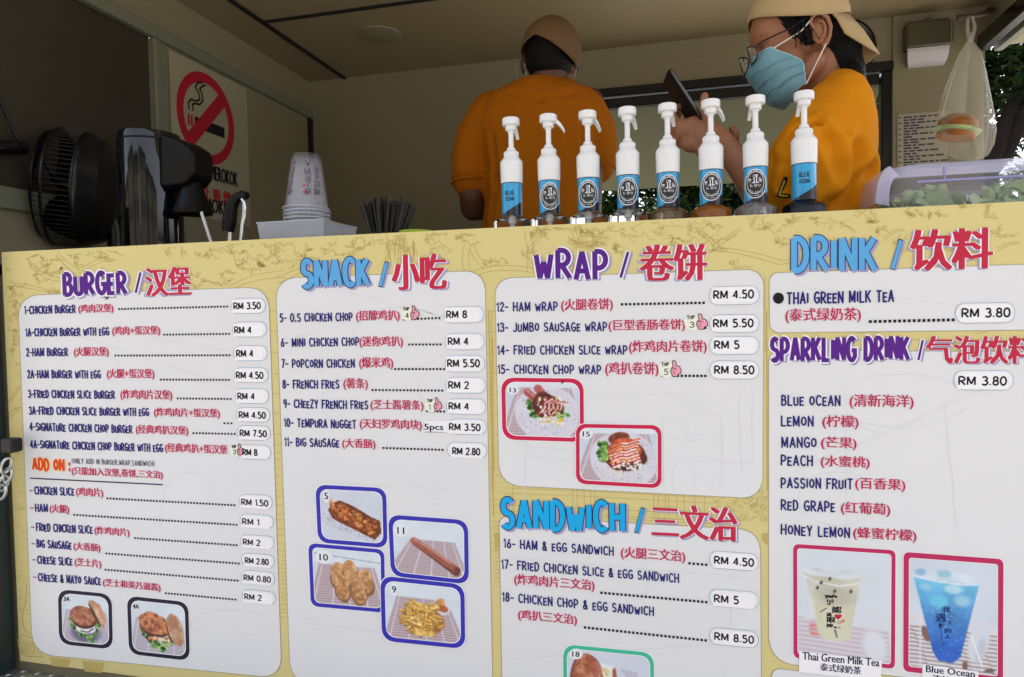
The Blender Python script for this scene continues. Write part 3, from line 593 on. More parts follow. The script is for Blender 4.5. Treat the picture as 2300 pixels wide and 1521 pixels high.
# ------------------------------------------------------------------ food pictures (flat print: colours painted by rule, one value per grid point)
M_photo = mat_attr('photo_print', rough=.35)
class Pic:
    def __init__(s, w, h, seed):
        s.w, s.h = w, h; s.r = np.random.RandomState(seed); s.U, s.V = np.meshgrid(np.linspace(0, 1, w), np.linspace(0, 1, h)); s.a = np.zeros((h, w, 3))
    def noise(s, n, m=None):
        m = m or max(2, int(n*s.h/s.w)); g = s.r.rand(m+2, n+2); x = s.U*n; y = s.V*m; xi = x.astype(int); yi = y.astype(int); fx = x-xi; fy = y-yi; fx = fx*fx*(3-2*fx); fy = fy*fy*(3-2*fy)
        return g[yi, xi]*(1-fx)*(1-fy)+g[yi, xi+1]*fx*(1-fy)+g[yi+1, xi]*(1-fx)*fy+g[yi+1, xi+1]*fx*fy
    def fill(s, mask, c, amp=0.0, n=20, c2=None):
        c = np.array(c, float)/255; mask = np.clip(mask, 0, 1)[..., None]
        if c2 is not None:
            t = np.clip((s.noise(n)*.6+s.noise(n*2)*.4-.5)*2.6+.5, 0, 1)[..., None]; c = c*(1-t)+np.array(c2, float)/255*t
        if amp: c = c*(1+amp*(s.noise(n)[..., None]*2-1))
        s.a = s.a*(1-mask)+c*mask
    def ell(s, cx, cy, rx, ry, ang=0, soft=.06, rough=0.0, n=10, asp=None):
        asp = s.h/s.w if asp is None else asp; a = R_(ang); dx = s.U-cx; dy = (s.V-cy)*asp; x = dx*math.cos(a)+dy*math.sin(a); y = -dx*math.sin(a)+dy*math.cos(a)
        d = np.sqrt((x/rx)**2+(y/ry)**2); 
        if rough: d = d+rough*(s.noise(n)*2-1)
        return np.clip((1-d)/soft+.5, 0, 1)
    def poly(s, pts):
        m = np.zeros_like(s.U, bool); n = len(pts)
        for i in range(n):
            x0, y0 = pts[i]; x1, y1 = pts[i-1]
            c = ((y0 > s.V) != (y1 > s.V)); xx = (x1-x0)*(s.V-y0)/(y1-y0+1e-9)+x0; m ^= c & (s.U < xx)
        return m.astype(float)
    def curve(s, pts, w):
        d = np.full_like(s.U, 9.0); asp = s.h/s.w
        for (a, b) in zip(pts[:-1], pts[1:]):
            vx, vy = b[0]-a[0], (b[1]-a[1])*asp; L = vx*vx+vy*vy+1e-9; t = np.clip(((s.U-a[0])*vx+(s.V-a[1])*asp*vy)/L, 0, 1)
            d = np.minimum(d, np.hypot(s.U-a[0]-t*vx, (s.V-a[1])*asp-t*vy))
        return np.clip((w-d)/(w*.35)+.5, 0, 1)
    def table(s, horizon=.36, mat_=((.2, .38), (.8, .38), (1.15, 1.1), (-.15, 1.1)), rows=26, red=.5, base=(206, 216, 232)):
        s.fill(np.ones_like(s.U), base, .03, 5); s.fill((s.V < horizon)*1.0, (212, 222, 234), .02, 4)
        (ax, ay), (bx, by), (cx_, cy_), (dx, dy) = mat_; m = s.poly(mat_); t = np.clip((s.V-ay)/(cy_-ay), 0, 1)
        l = ax+(dx-ax)*t; r = bx+(cx_-bx)*t; uu = (s.U-l)/(r-l+1e-6); ph = np.power(t, .8)*rows
        st = (np.sin(ph*2*PI)*.5+.5)
        c1 = np.array((206, 196, 206))/255.; c2 = np.array((142, 112, 122))/255. if red > .3 else np.array((150, 146, 170))/255.
        col = c1*(1-st[..., None]*.8)+c2*st[..., None]*.8; mm = m[..., None]; s.a = s.a*(1-mm)+col*mm
        for k in (.06, .3, .52, .75, .94):
            q = np.clip(1-np.abs(uu-k)/.012, 0, 1)*m; s.fill(q, (232, 228, 236))
    def place(s, q, parent, name='food_photo', radius=.1, label=None, layer=4.0):
        w, h = s.w, s.h; tl, tr, br, bl = [np.array(p, float) for p in q]; U = s.U[..., None]; V = s.V[..., None]
        p = (tl*(1-U)+tr*U)*(1-V)+(bl*(1-U)+br*U)*V; p = p.reshape(-1, 2)
        vx = []; y = -layer*LAY
        for a in p:
            t = P(a[0], a[1], 0.0); vx.append((t.x, y, t.z))
        idx = np.arange(w*h).reshape(h, w); f = np.stack([idx[:-1, :-1], idx[:-1, 1:], idx[1:, 1:], idx[1:, :-1]], -1).reshape(-1, 4)
        asp = np.hypot(*(bl-tl))/np.hypot(*(tr-tl)); uc = (s.U[:-1, :-1]+.5/w).ravel(); vc = (s.V[:-1, :-1]+.5/h).ravel()*asp; dx = np.maximum(0, radius-np.minimum(uc, 1-uc)); dy = np.maximum(0, radius-np.minimum(vc, asp-vc))
        keep = np.hypot(dx, dy) < radius*1.02; f = f[keep]
        me = bpy.data.meshes.new(name); me.from_pydata(vx, [], f.tolist()); me.update()
        wt = np.clip((s.a.max(2)-s.a.min(2)-.12)*3.5, .06, 1)[..., None]*getattr(s, 'grain', 1.0); s.a = s.a*(1+wt*(.34*(s.noise(int(s.w*.5))[..., None]-.5)+.16*(s.noise(int(s.w*.25))[..., None]-.5))); b_ = s.a.copy(); b_[1:-1, 1:-1] = (s.a[1:-1, 1:-1]*4+s.a[:-2, 1:-1]+s.a[2:, 1:-1]+s.a[1:-1, :-2]+s.a[1:-1, 2:])/8; s.a = b_
        c = np.clip(s.a, 0, 1).reshape(-1, 3); c = np.where(c <= .04045, c/12.92, ((c+.055)/1.055)**2.4)
        at = me.color_attributes.new('Col', 'FLOAT_COLOR', 'POINT'); at.data.foreach_set('color', np.hstack([c, np.ones((len(c), 1))]).ravel()); me.materials.append(M_photo)
        return link(name, me, parent, label=label)
M_fblack = mat('frame_black_navy', (36, 35, 56), spec=.18, rough=.45); M_fblue = mat('frame_blue', (56, 54, 176), spec=.18, rough=.45); M_fred = mat('frame_crimson', (196, 36, 78), spec=.18, rough=.45); M_fgreen = mat('frame_green', (66, 184, 150), spec=.18, rough=.45); M_fpink = mat('frame_magenta', (186, 44, 96), spec=.18, rough=.45)
def framed(pic, q, t, r, m, num=None, numbox=None, label=None, ly=0.0, badge=True):
    t = t+1.6; r = r+2
    po = pic.place(inset(q, t*.8), board, radius=.11, label=label, layer=4.0+ly)
    i = Ink(4.7+ly); i.ring(rquad(q, r), rquad(inset(q, t), max(2, r-t*.5))); i.build('frame', m, po)
    i = Ink(4.3+ly); i.ring(rquad(inset(q, -1.3), r), rquad(inset(q, t+1.4), max(2, r-t*.5))); i.build('frame_edge', M_white, po)
    if num:
        x0, x1, yb, h = numbox; x0 += 3; x1 += 3; yb += 3
        if badge:
            i = Ink(5.3+ly); cx, cy = (x0+x1)/2, yb-h/2; i.poly([(cx+(x1-x0)*.95*math.cos(a), cy+h*1.0*math.sin(a)) for a in np.linspace(0, 2*PI, 25)[:-1]]); i.build('number_badge', M_cloud2, po)
        i = Ink(6.0+ly); ink_font(i, num, (x0, yb), (x1, yb+.06*(x1-x0)), h, bold=2, bw=.8); i.build('number', M_black, po)
M_cloud2 = mat('badge_white', (226, 232, 240), spec=.18, rough=.5)
RS = random.Random(3)
def lettuce(p, pts, r, seed=0):
    for k, (x, y) in enumerate(pts):
        for j in range(5):
            a = RS.uniform(0, 6.28); d = RS.uniform(0, r); c = RS.choice([(44, 84, 34), (78, 130, 54), (128, 176, 92), (40, 70, 34), (96, 150, 70), (160, 196, 120)])
            p.fill(p.ell(x+d*math.cos(a), y+d*math.sin(a), r*.55, r*.4, RS.uniform(0, 180), .25, .3, 14), c, .15, 30)
# 3A
p = Pic(86, 90, 1); p.table(.33, ((.1, .33), (.92, .33), (1.1, 1.06), (-.05, 1.06)), 20, .1)
p.fill(p.ell(.5, .78, .3, .2, 0, .4), (112, 104, 138), .05)
lettuce(p, [(.22, .52), (.26, .62), (.3, .72), (.38, .8), (.48, .84), (.57, .9), (.62, .84), (.7, .74), (.76, .64), (.8, .55), (.7, .56)], .075)
p.fill(p.ell(.5, .69, .19, .1, 0, .1, .15, 8), (226, 230, 240), .05); p.fill(p.curve([(.4, .75), (.55, .76), (.66, .68)], .012), (60, 50, 50))
p.fill(p.ell(.45, .48, .27, .22, 12, .05, .06, 9), (88, 52, 46)); p.fill(p.ell(.45, .44, .265, .205, 12, .06, .06, 9), (196, 132, 108), 0, 13, (138, 84, 62))
p.fill(p.poly([(.58, .14), (.72, .28), (.86, .5), (.86, .62), (.76, .58), (.66, .42), (.57, .2)]), (96, 58, 46), .1)
p.fill(p.poly([(.56, .12), (.66, .1), (.8, .18), (.88, .32), (.92, .5), (.86, .66), (.8, .54), (.68, .32)]), (196, 148, 118), .06, 6, (226, 190, 160))
framed(p, [(131, 1322.5), (252, 1334), (255, 1458.5), (134, 1446)], 6.5, 22, M_fblack, '3A', (142, 155, 1346, 9.5), badge=False, label='printed burger picture numbered 3A in a black frame')
# 4A
p = Pic(92, 92, 2); p.table(.3, ((.1, .32), (.9, .38), (1.06, 1.06), (-.04, 1.0)), 20, .1)
lettuce(p, [(.2, .58), (.27, .66), (.34, .74), (.44, .8), (.54, .82), (.58, .88), (.66, .76), (.72, .7)], .08)
for k in range(26): p.fill(p.ell(RS.uniform(.3, .7), RS.uniform(.6, .74), .035, .02, RS.uniform(0, 180), .3), RS.choice([(214, 90, 60), (236, 220, 180), (240, 232, 200), (176, 50, 40), (228, 170, 110)]))
p.fill(p.ell(.44, .47, .28, .21, 14, .05, .12, 9), (90, 56, 48)); p.fill(p.ell(.43, .42, .28, .2, 12, .06, .14, 9), (206, 136, 96), 0, 15, (136, 78, 58))
p.fill(p.poly([(.66, .28), (.7, .4), (.8, .68), (.8, .78), (.7, .7), (.64, .5)]), (84, 54, 46), .1)
p.fill(p.ell(.81, .5, .14, .31, -14, .06), (214, 180, 154), .05, 5, (170, 122, 96))
framed(p, [(286, 1337.5), (424, 1352), (427.5, 1484), (291, 1468.5)], 6.8, 20, M_fblack, '4A', (297, 310.5, 1363, 10), badge=False, label='printed burger picture numbered 4A in a black frame')
# 5 fried chop
p = Pic(104, 92, 3); p.fill(np.ones_like(p.U), (204, 210, 226), .03, 4)
for k in range(170):
    t = RS.uniform(0, 1); p.fill(p.ell(.08+t*.8+RS.uniform(-.06, .06), .52+t*.36+RS.uniform(-.05, .16), .006, .005, 0, .6), RS.choice([(112, 84, 88), (136, 70, 84), (70, 60, 70)]))
p.fill(p.poly([(.13, .42), (.2, .28), (.32, .22), (.5, .3), (.66, .4), (.8, .5), (.94, .56), (.96, .78), (.86, .92), (.72, .86), (.5, .74), (.34, .66), (.2, .58)])*1.0, (116, 62, 38), .2)
for k in range(150):
    t = RS.random(); x = .18+t*.7; y = .36+t*.36+RS.uniform(-.13, .13); p.fill(p.ell(x, y, RS.uniform(.02, .045), RS.uniform(.015, .03), RS.uniform(0, 180), .4, .2, 20), RS.choice([(164, 92, 50), (190, 116, 64), (144, 76, 42), (212, 146, 88), (122, 62, 36), (178, 102, 56)]))
framed(p, [(709, 1088), (868, 1096), (871, 1231), (715, 1218)], 7.5, 20, M_fblue, '5', (727, 735, 1118, 15), label='printed fried chicken picture numbered 5 in a blue frame')
# 10 nuggets
p = Pic(110, 90, 4); p.table(.26, ((.1, .28), (.9, .3), (1.1, 1.06), (-.08, 1.06)), 22); p.fill(p.curve([(0, .11), (1, .2)], .006), (150, 160, 182)); 
for (x, y, a) in [(.36, .44, 14), (.54, .4, -6), (.76, .52, -12), (.42, .66, -10), (.66, .7, -8)]:
    p.fill(p.ell(x+.01, y+.07, .12, .17, a, .1, .05, 8), (136, 96, 70), .05); p.fill(p.ell(x, y-.05, .1, .13, a, .08, .06, 8), (214, 172, 128), 0, 18, (178, 126, 84)); p.fill(p.ell(x+.01, y+.08, .1, .12, a, .08, .06, 8), (206, 162, 118), 0, 18, (172, 120, 80))
framed(p, [(693, 1219), (864, 1234), (866, 1376), (699, 1361)], 7, 14, M_fblue, '10', (716, 735, 1255, 15), label='printed nuggets picture numbered 10 in a blue frame', ly=.05)
# 11 sausage
p = Pic(112, 92, 5); p.table(.33, ((.24, .36), (.86, .36), (1.08, 1.06), (-.1, .98)), 22); p.fill(p.curve([(.86, .78), (1.0, .9)], .012), (226, 222, 226)); p.fill(p.curve([(.31, .4), (.87, .88)], .05), (104, 58, 50)); p.fill(p.curve([(.3, .38), (.86, .82)], .052), (156, 92, 80), .06, 14); p.fill(p.curve([(.3, .34), (.8, .72)], .016), (194, 136, 122)); p.fill(p.ell(.89, .84, .045, .05, 0, .2), (112, 62, 54))
framed(p, [(872.5, 1155), (1052, 1168), (1054, 1312), (879, 1293)], 8, 22, M_fblue, '11', (891, 906, 1195, 15), label='printed sausage picture numbered 11 in a blue frame', ly=1.8)
# 9 fries
p = Pic(112, 94, 6); p.table(.24, ((.16, .26), (.82, .26), (1.06, 1.06), (-.02, 1.0)), 22)
p.fill(p.ell(.76, .38, .1, .11, 0, .1), (216, 214, 224)); p.fill(p.ell(.72, .34, .06, .1, 20, .1), (206, 150, 96), .1); p.fill(p.ell(.76, .4, .07, .05, 20, .2), (170, 96, 60))
p.fill(p.ell(.5, .64, .27, .2, 6, .2), (150, 100, 50), .1)
for k in range(95):
    t = RS.uniform(0, 6.28); d = RS.random()**.6; x = .48+.24*d*math.cos(t); y = .6+.27*d*math.sin(t); an = RS.uniform(-.5, 2.6); L = RS.uniform(.05, .09)
    p.fill(p.curve([(x-L*math.cos(an), y-L*math.sin(an)), (x+L*math.cos(an), y+L*math.sin(an))], .022), (150, 104, 48)); p.fill(p.curve([(x-L*math.cos(an), y-L*math.sin(an)-.01), (x+L*math.cos(an), y+L*math.sin(an)-.01)], .017), RS.choice([(222, 182, 104), (206, 160, 84), (232, 200, 128), (212, 170, 92)]))
p.fill(p.curve([(.42, .86), (.6, .86)], .04), (222, 186, 104), .06)
framed(p, [(855, 1292), (1044, 1312), (1046, 1457), (859, 1438)], 8, 24, M_fblue, '9', (879, 888, 1327, 15), label='printed french fries picture numbered 9 in a blue frame', ly=2.6)
# 13, 15 wraps
def wrap_pic(seed, chop):
    p = Pic(118, 92, seed); p.table(.1, ((.16, .12), (.88, .12), (1.08, .98), (-.06, .98)), 26, .9, base=(198, 208, 228))
    p.fill(p.ell(.56, .58, .43, .4, 24 if not chop else 10, .04, .03, 5), (208, 208, 224), .02, 8)
    for k in range(170):
        a = RS.uniform(0, 6.28); d = RS.random()**.5*.4; p.fill(p.ell(.56+d*math.cos(a), .6+d*math.sin(a)*1.1, .006, .005, RS.uniform(0, 180), .6), RS.choice([(140, 136, 156), (110, 104, 124), (160, 160, 178)]))
    if not chop:
        p.fill(p.curve([(.44, .13), (.52, .26)], .055), (172, 92, 92), .08, 20); p.fill(p.curve([(.3, .2), (.42, .34)], .05), (170, 86, 86), .08, 20); p.fill(p.curve([(.3, .17), (.42, .3)], .012), (206, 140, 138))
        lettuce(p, [(.32, .4), (.34, .48), (.38, .56), (.44, .6), (.76, .48), (.78, .58)], .06)
        p.fill(p.ell(.56, .42, .2, .17, 18, .1, .15, 8), (92, 44, 42), .2)
        for k in range(34): p.fill(p.ell(.45+RS.random()*.28, .3+RS.random()*.44, .022, .018, RS.uniform(0, 180), .3), RS.choice([(236, 228, 216), (228, 206, 160), (240, 236, 232), (214, 190, 120)]))
        for k in range(22): p.fill(p.ell(.46+RS.random()*.3, .66+RS.random()*.12, .02, .014, RS.uniform(0, 180), .3), RS.choice([(232, 224, 214), (224, 206, 150), (236, 232, 230), (200, 176, 80)]))
        for k in range(5):
            x = .44+k*.055; c = [(x, .3+k*.02), (x+.1, .28+k*.02), (x+.02, .44), (x+.14, .38)]
            j_ = RS.uniform(-.02, .02); p.fill(p.curve([(x, .58+j_), (x+.07, .48+j_), (x+.06, .40), (x+.17+j_, .30+.02*k)], .012), (150, 40, 46)); p.fill(p.curve([(x+.02, .57+j_), (x+.09, .47+j_), (x+.09, .39), (x+.19+j_, .31+.02*k)], .008), (232, 214, 212))
        for k in range(40): p.fill(p.ell(.42+RS.random()*.34, .28+RS.random()*.36, RS.uniform(.008, .018), .010, RS.uniform(0, 180), .3), RS.choice([(224, 206, 186), (120, 60, 44), (190, 130, 84), (150, 50, 50), (238, 226, 220), (70, 84, 44)]))
        lettuce(p, [(.72, .6)], .04); p.fill(p.ell(.74, .68, .035, .03, 0, .3), (206, 180, 70))
    else:
        p.fill(p.ell(.5, .2, .12, .08, -14, .1, .2, 10), (156, 84, 62), 0, 16, (110, 54, 40))
        p.fill(p.ell(.58, .5, .26, .22, -8, .06, .12, 7), (84, 40, 34), .2)
        lettuce(p, [(.32, .3), (.3, .38), (.25, .46), (.3, .52), (.36, .44), (.34, .56)], .07)
        p.fill(p.ell(.58, .42, .22, .17, -14, .1, .12, 8), (198, 92, 60), .1)
        for k in range(8):
            y = .24+k*.052; x0 = .38+.012*abs(k-3); p.fill(p.curve([(x0, y+.1), (x0+.12, y+.02), (x0+.2, y+.03), (x0+.34, y-.04)], .016), (182, 50, 48) if k % 2 else (206, 96, 54)); p.fill(p.curve([(x0+.01, y+.125), (x0+.13, y+.045), (x0+.21, y+.05), (x0+.34, y-.015)], .013), (246, 234, 232))
        for k in range(46): p.fill(p.ell(.38+RS.random()*.4, .3+RS.random()*.36, RS.uniform(.008, .018), .010, RS.uniform(0, 180), .3), RS.choice([(236, 214, 190), (206, 110, 70), (226, 160, 100), (160, 50, 44), (246, 236, 230)]))
        for (x, y) in [(.52, .34), (.5, .42), (.44, .64), (.6, .6)]: p.fill(p.ell(x, y, .025, .022, 0, .3), (222, 150, 90)); 
        for k in range(30): p.fill(p.ell(RS.uniform(.46, .82), RS.uniform(.62, .74), .022, .015, RS.uniform(0, 180), .3), RS.choice([(232, 230, 232), (222, 214, 204), (236, 236, 240), (90, 50, 36), (110, 66, 46)]))
        for k in range(14): p.fill(p.ell(RS.uniform(.34, .6), RS.uniform(.76, .88), .022, .013, RS.uniform(0, 180), .3), RS.choice([(226, 218, 208), (222, 206, 170), (214, 214, 226)]))
    return p
framed(wrap_pic(7, 0), [(1126, 848), (1311, 850.5), (1312, 993), (1129, 987)], 7.5, 24, M_fred, '13', (1142.5, 1156.5, 878, 10.5), label='printed sausage wrap picture numbered 13 in a red frame')
framed(wrap_pic(8, 1), [(1294, 951.5), (1486, 955), (1486, 1096.5), (1294, 1086)], 7.0, 18, M_fred, '15', (1306.5, 1322.5, 977, 11.5), label='printed chicken chop wrap picture numbered 15 in a red frame', ly=1.8)
# 18
p = Pic(112, 70, 9); p.fill(np.ones_like(p.U), (206, 214, 230), .02, 4); p.fill(p.poly([(.3, .2), (.56, .3), (.6, 1), (.3, 1)]), (222, 228, 236))
p.fill(p.ell(.24, .62, .2, .34, 0, .06, .06, 6), (120, 66, 58)); p.fill(p.ell(.25, .62, .18, .32, 0, .06, .06, 6), (204, 140, 108), 0, 12, (158, 92, 70)); p.fill(p.poly([(.34, .2), (.38, .38), (.37, 1), (.33, 1)]), (176, 106, 102))
for k in range(60): p.fill(p.ell(RS.uniform(.43, .55), RS.uniform(.36, 1), .02, .016, RS.uniform(0, 180), .4), RS.choice([(238, 232, 206), (228, 214, 170), (244, 240, 226), (214, 194, 140)]))
p.fill(p.poly([(.54, .38), (.58, .3), (.64, 1), (.57, 1)]), (168, 92, 84), .1)
for k in range(5): p.fill(p.curve([(.64+.015*k, .34+.03*k), (.84, .38+.03*k)], .004), (176, 160, 186))
framed(p, [(1265, 1446), (1469, 1466), (1469, 1590), (1266, 1570)], 6.8, 24, M_fgreen, '18', (1283, 1299, 1471, 12), label='printed sandwich picture numbered 18 in a green frame')
# milk tea
p = Pic(110, 122, 10); p.grain = .25; p.fill(np.ones_like(p.U), (210, 218, 230), .015, 4); m_ = p.poly([(.0, .64), (.96, .7), (1, 1), (0, 1)]); st = (np.sin((p.V-.04*p.U)*150)*.5+.5); p.fill(m_*.9, (216, 212, 222)); p.fill(m_*st*.5, (170, 150, 164))
p.fill(p.ell(.2, .74, .07, .09, 0, .1)*(np.sin(p.V*170) > 0), (214, 130, 130))
cup = lambda x0, x1, x2, x3, y0, y1: p.poly([(x0, y0), (x1, y0), (x2, y1-.02), (x2-.05, y1), (x3+.05, y1), (x3, y1-.03)])
p.fill(p.poly([(.07, .22), (.68, .2), (.56, .8), (.5, .835), (.3, .83), (.23, .78)]), (196, 196, 190), .04, 6, (206, 206, 192)); p.fill(p.poly([(.19, .5), (.62, .48), (.56, .8), (.5, .83), (.3, .83), (.23, .78)]), (206, 206, 184), .04, 5)
p.fill(p.ell(.4, .42, .2, .1, 0, .8), (184, 184, 168)); p.fill(p.ell(.37, .215, .31, .055, 2, .1), (214, 220, 230), .04, 8); p.fill(p.ell(.37, .2, .22, .03, 2, .4), (200, 208, 220), .05, 10); p.fill(p.curve([(.08, .26), (.2, .3), (.45, .33), (.66, .29)], .006), (232, 236, 244))
p.fill(p.poly([(.06, .23), (.1, .3), (.2, .76), (.16, .5)]), (224, 228, 238)); p.fill(p.ell(.32, .28, .16, .03, 3, .6), (190, 190, 170))
for (x, y) in [(.35, .27), (.4, .38), (.57, .37), (.22, .36), (.26, .31)]: p.fill(p.ell(x, y, .014, .02, 30, .4), (60, 62, 56))
p.fill(p.ell(.82, .84, .12, .16, -20, .5), (216, 220, 232))
framed(p, [(1781, 1221), (2011, 1235.5), (2009.5, 1502), (1782, 1477)], 7.5, 10, M_fpink, None, label='printed milk tea cup picture in a magenta frame')
CP = board
i = Ink(5.0)
for (t, x0, x1, yb, h) in [('確', 1851, 1880, 1358, 24), ('認', 1868, 1890, 1376, 15), ('過', 1855.5, 1868, 1384, 9), ('眼', 1857, 1876, 1398, 13), ('神', 1855, 1870, 1409, 10), ('就會遇', 1872, 1879, 1410, 4), ]:
    ink_font(i, t, (x0, yb), (x1, yb+.5), h, off=.02, bold=1, bw=.8)
for k in range(5): i.poly([(1872+k*1.2, 1413+k*4), (1878+k*.8, 1413.5+k*4), (1878+k*.8, 1415.6+k*4), (1872+k*1.2, 1415+k*4)])
i.stroke([(1842, 1374), (1856, 1365)], 1.6); i.stroke([(1882, 1411), (1887, 1407)], 1.2); i.build('cup_characters', M_black, board)
i = Ink(5.2); i.poly([(1882+8*math.sin(t)**3*1.05, 1384-6*(math.cos(t)-.36*math.cos(2*t)-.14*math.cos(3*t))) for t in np.linspace(0, 2*PI, 26)[:-1]], True); i.stroke([(1889, 1394), (1893, 1391), (1896, 1394), (1890, 1398)], 1.6); i.stroke(arc(1884, 1397, 4, 3, 0, 330, 10), 1.0); i.build('cup_heart', M_red, board)
# blue ocean
p = Pic(112, 138, 11); p.grain = .15; p.fill(np.ones_like(p.U), (204, 214, 230), .02, 4); m_ = p.poly([(0, .5), (1, .56), (1, 1), (0, 1)]); st = (np.sin((p.V-.03*p.U)*175) > .25)*1.0; p.fill(m_, (214, 214, 224)); p.fill(m_*st*(p.V > .62), (158, 142, 144)); p.fill(m_*np.clip(1-np.abs(p.U-.14)/.015, 0, 1), (226, 226, 234))
p.fill(p.ell(.2, .68, .04, .09, -20, .2), (132, 100, 96)); p.fill(p.ell(.63, .93, .03, .05, 0, .3), (128, 96, 84)); p.fill(p.ell(.9, .95, .06, .02, -10, .3), (110, 96, 92))
cupm = p.poly([(.06, .17), (.78, .21), (.58, .86), (.5, .915), (.34, .91), (.28, .84)]); t = np.clip((p.V-.2)/.6, 0, 1)
for k, (c0, c1) in enumerate([((112, 190, 228), (48, 96, 190))]):
    col = (np.array(c0)*(1-t[..., None])+np.array(c1)*t[..., None])/255.; col *= (1+.07*(p.noise(9)[..., None]*2-1)); mm = cupm[..., None]; p.a = p.a*(1-mm)+col*mm
p.fill(p.ell(.34, .38, .1, .07, 0, .5)*cupm, (108, 194, 230)); p.fill(p.ell(.6, .36, .09, .06, 0, .7)*cupm, (150, 200, 230)); p.fill(p.ell(.5, .26, .1, .05, 0, .6)*cupm, (176, 216, 236)); p.fill(p.ell(.2, .26, .07, .04, 0, .6)*cupm, (140, 200, 230))
for k in range(60): p.fill(p.ell(RS.uniform(.18, .7), RS.uniform(.4, .85), .006, .005, 0, .5)*cupm, (150, 196, 236))
p.fill(p.ell(.42, .15, .34, .055, 3, .1, .08, 8), (206, 222, 238), .05, 8); p.fill(p.ell(.4, .13, .08, .04, 0, .5), (150, 196, 220)); p.fill(p.ell(.14, .13, .06, .04, 0, .5), (150, 184, 220)); p.fill(p.curve([(.06, .17), (.3, .2), (.6, .215), (.77, .2)], .012), (216, 224, 240))
p.fill(p.ell(.78, .7, .11, .24, 14, .3), (208, 214, 228)); p.fill(p.ell(.8, .78, .05, .14, 14, .5), (190, 196, 214)); p.fill(p.curve([(.7, .66), (.82, .92)], .01), (230, 232, 242))
framed(p, [(2029, 1239), (2253, 1255.5), (2252, 1532), (2028, 1507)], 10.5, 10, M_fpink, None, label='printed blue drink cup picture in a magenta frame')
i = Ink(5.0)
for (t, x0, x1, yb, h) in [('我', 2115, 2134, 1375, 14), ('遇', 2100, 2124, 1396, 19), ('上', 2127, 2139, 1401, 9), ('對', 2107, 2121, 1411, 12), ('的', 2121, 2136, 1421, 11), ('人', 2121, 2135, 1434, 10)]:
    ink_font(i, t, (x0, yb), (x1, yb+.5), h, off=.01, bold=1, bw=.5)
i.stroke([(2113, 1413), (2116, 1450)], 1.0); i.stroke([(2116, 1450), (2128, 1440)], 1.0); i.stroke(arc(2137, 1383, 7, 5, 0, 350, 12), 1.2); i.build('cup_characters', mat('print_ink_blue', (34, 40, 110), spec=.18), board)
# caption labels stuck over the frames
for q, a, b in [([(1795, 1461), (1980, 1482.5), (1978, 1528), (1794, 1508)], ('Thai Green Milk Tea', (1802, 1480), (1974, 1496), 17.5), ('泰式绿奶茶', (1842, 1505), (1933, 1514), 17.5)), ([(2071, 1490), (2196.5, 1507), (2195, 1560), (2070, 1545)], ('Blue Ocean', (2079, 1508), (2188, 1520.5), 15.5), ('清新海洋', (2093, 1531), (2172, 1541), 17.5))]:
    i = Ink(6.6); i.poly(q); o = i.build('caption_label', M_white, board)
    i = Ink(7.2)
    for (t, p0, p1, h) in (a, b): ink_font(i, t, p0, p1, h, bold=3, bw=1.2)
    i.build('caption', M_navyd, o)
# flies / specks
i = Ink(8.0)
for (x, y) in [(139, 603), (242, 669), (1264, 858)]:
    i.poly([(x-3, y+2), (x, y-3), (x+3, y-1), (x+1, y+3)]); i.stroke([(x-4, y+4), (x+3, y-3)], 1.2)
i.build('specks', M_black, board)

# ================================================================== GROUND AND SURROUNDINGS
def structure(o): o['kind'] = 'structure'; return o
M_ground = mat('ground_concrete', (140, 136, 128), rough=.9, var=.18, scale=1.5, bump=.3, bscale=30)
g = Geo(); n_ = 24
gx = [-120+10*k for k in range(25)]
vs = [(x, y, 0.0) for x in gx for y in gx]; fs = [(i*25+j, (i+1)*25+j, (i+1)*25+j+1, i*25+j+1) for i in range(24) for j in range(24)]
structure(mesh('ground', vs, fs, M_ground))

# ================================================================== THE FOOD TRUCK
M_cwall = mat('truck_cream_wall', (137, 130, 105), rough=.5, var=.12, scale=2.0, bump=.05, bscale=12)
M_ceil = mat('truck_cream_ceiling', (148, 134, 104), rough=.5, var=.10, scale=1.5)
M_rail = mat('rail_grey_green', (118, 122, 104), rough=.5, var=.08)
M_rubber = mat('black_rubber', (18, 19, 20), rough=.55)
M_blackm = mat('black_gloss_metal', (14, 15, 18), rough=.22, spec=.6)
M_post = mat('jamb_dark_green', (26, 40, 44), rough=.45)
M_tint = mat('tinted_window', (66, 60, 52), rough=.16, var=.3, scale=1.3, bump=.02, bscale=3, spec=.35)
M_alu = mat('aluminium', (168, 170, 172), rough=.38, metal=.9, var=.1)
M_steel = mat('stainless', (176, 178, 180), rough=.28, metal=1.0, var=.04)
M_rivet = mat('rivet_brown', (84, 64, 50), rough=.5)
XL, XR, YB, ZC, ZR = -1.885, 1.215, 1.9, 2.68, 2.53
ZF = 0.70
truck = empty('food_truck', (-0.33, 0.95, 0.0), 'cream walled food truck interior seen over its serving counter', 'food truck')
def part(name, m, fn, **kw):
    g = Geo(); fn(g); return g.build(name, m, kw.pop('parent', truck), **kw)
part('ceiling', M_ceil, lambda g: g.box(XL-.04, XR+.04, 0.02, YB+.04, ZC, ZC+.04))
part('floor', M_alu, lambda g: g.box(XL, XR, 0.06, YB, ZF-.05, ZF))
# seams of the roof hatch
part('roof_seam', M_rubber, lambda g: g.box(-1.69, -1.672, .3, YB-.002, ZC-.008, ZC+.002))
part('roof_seam', M_rubber, lambda g: g.box(-1.672, .4, 1.185, 1.2, ZC-.007, ZC+.003))
_c = PZ(852, 78, ZC)
part('ceiling_light_cover', M_cwall, lambda g: g.lathe([(0, ZC-.006), (.085, ZC-.006), (.095, ZC-.003), (.097, ZC+.004)], 40, c=(_c.x, _c.y, 0)))
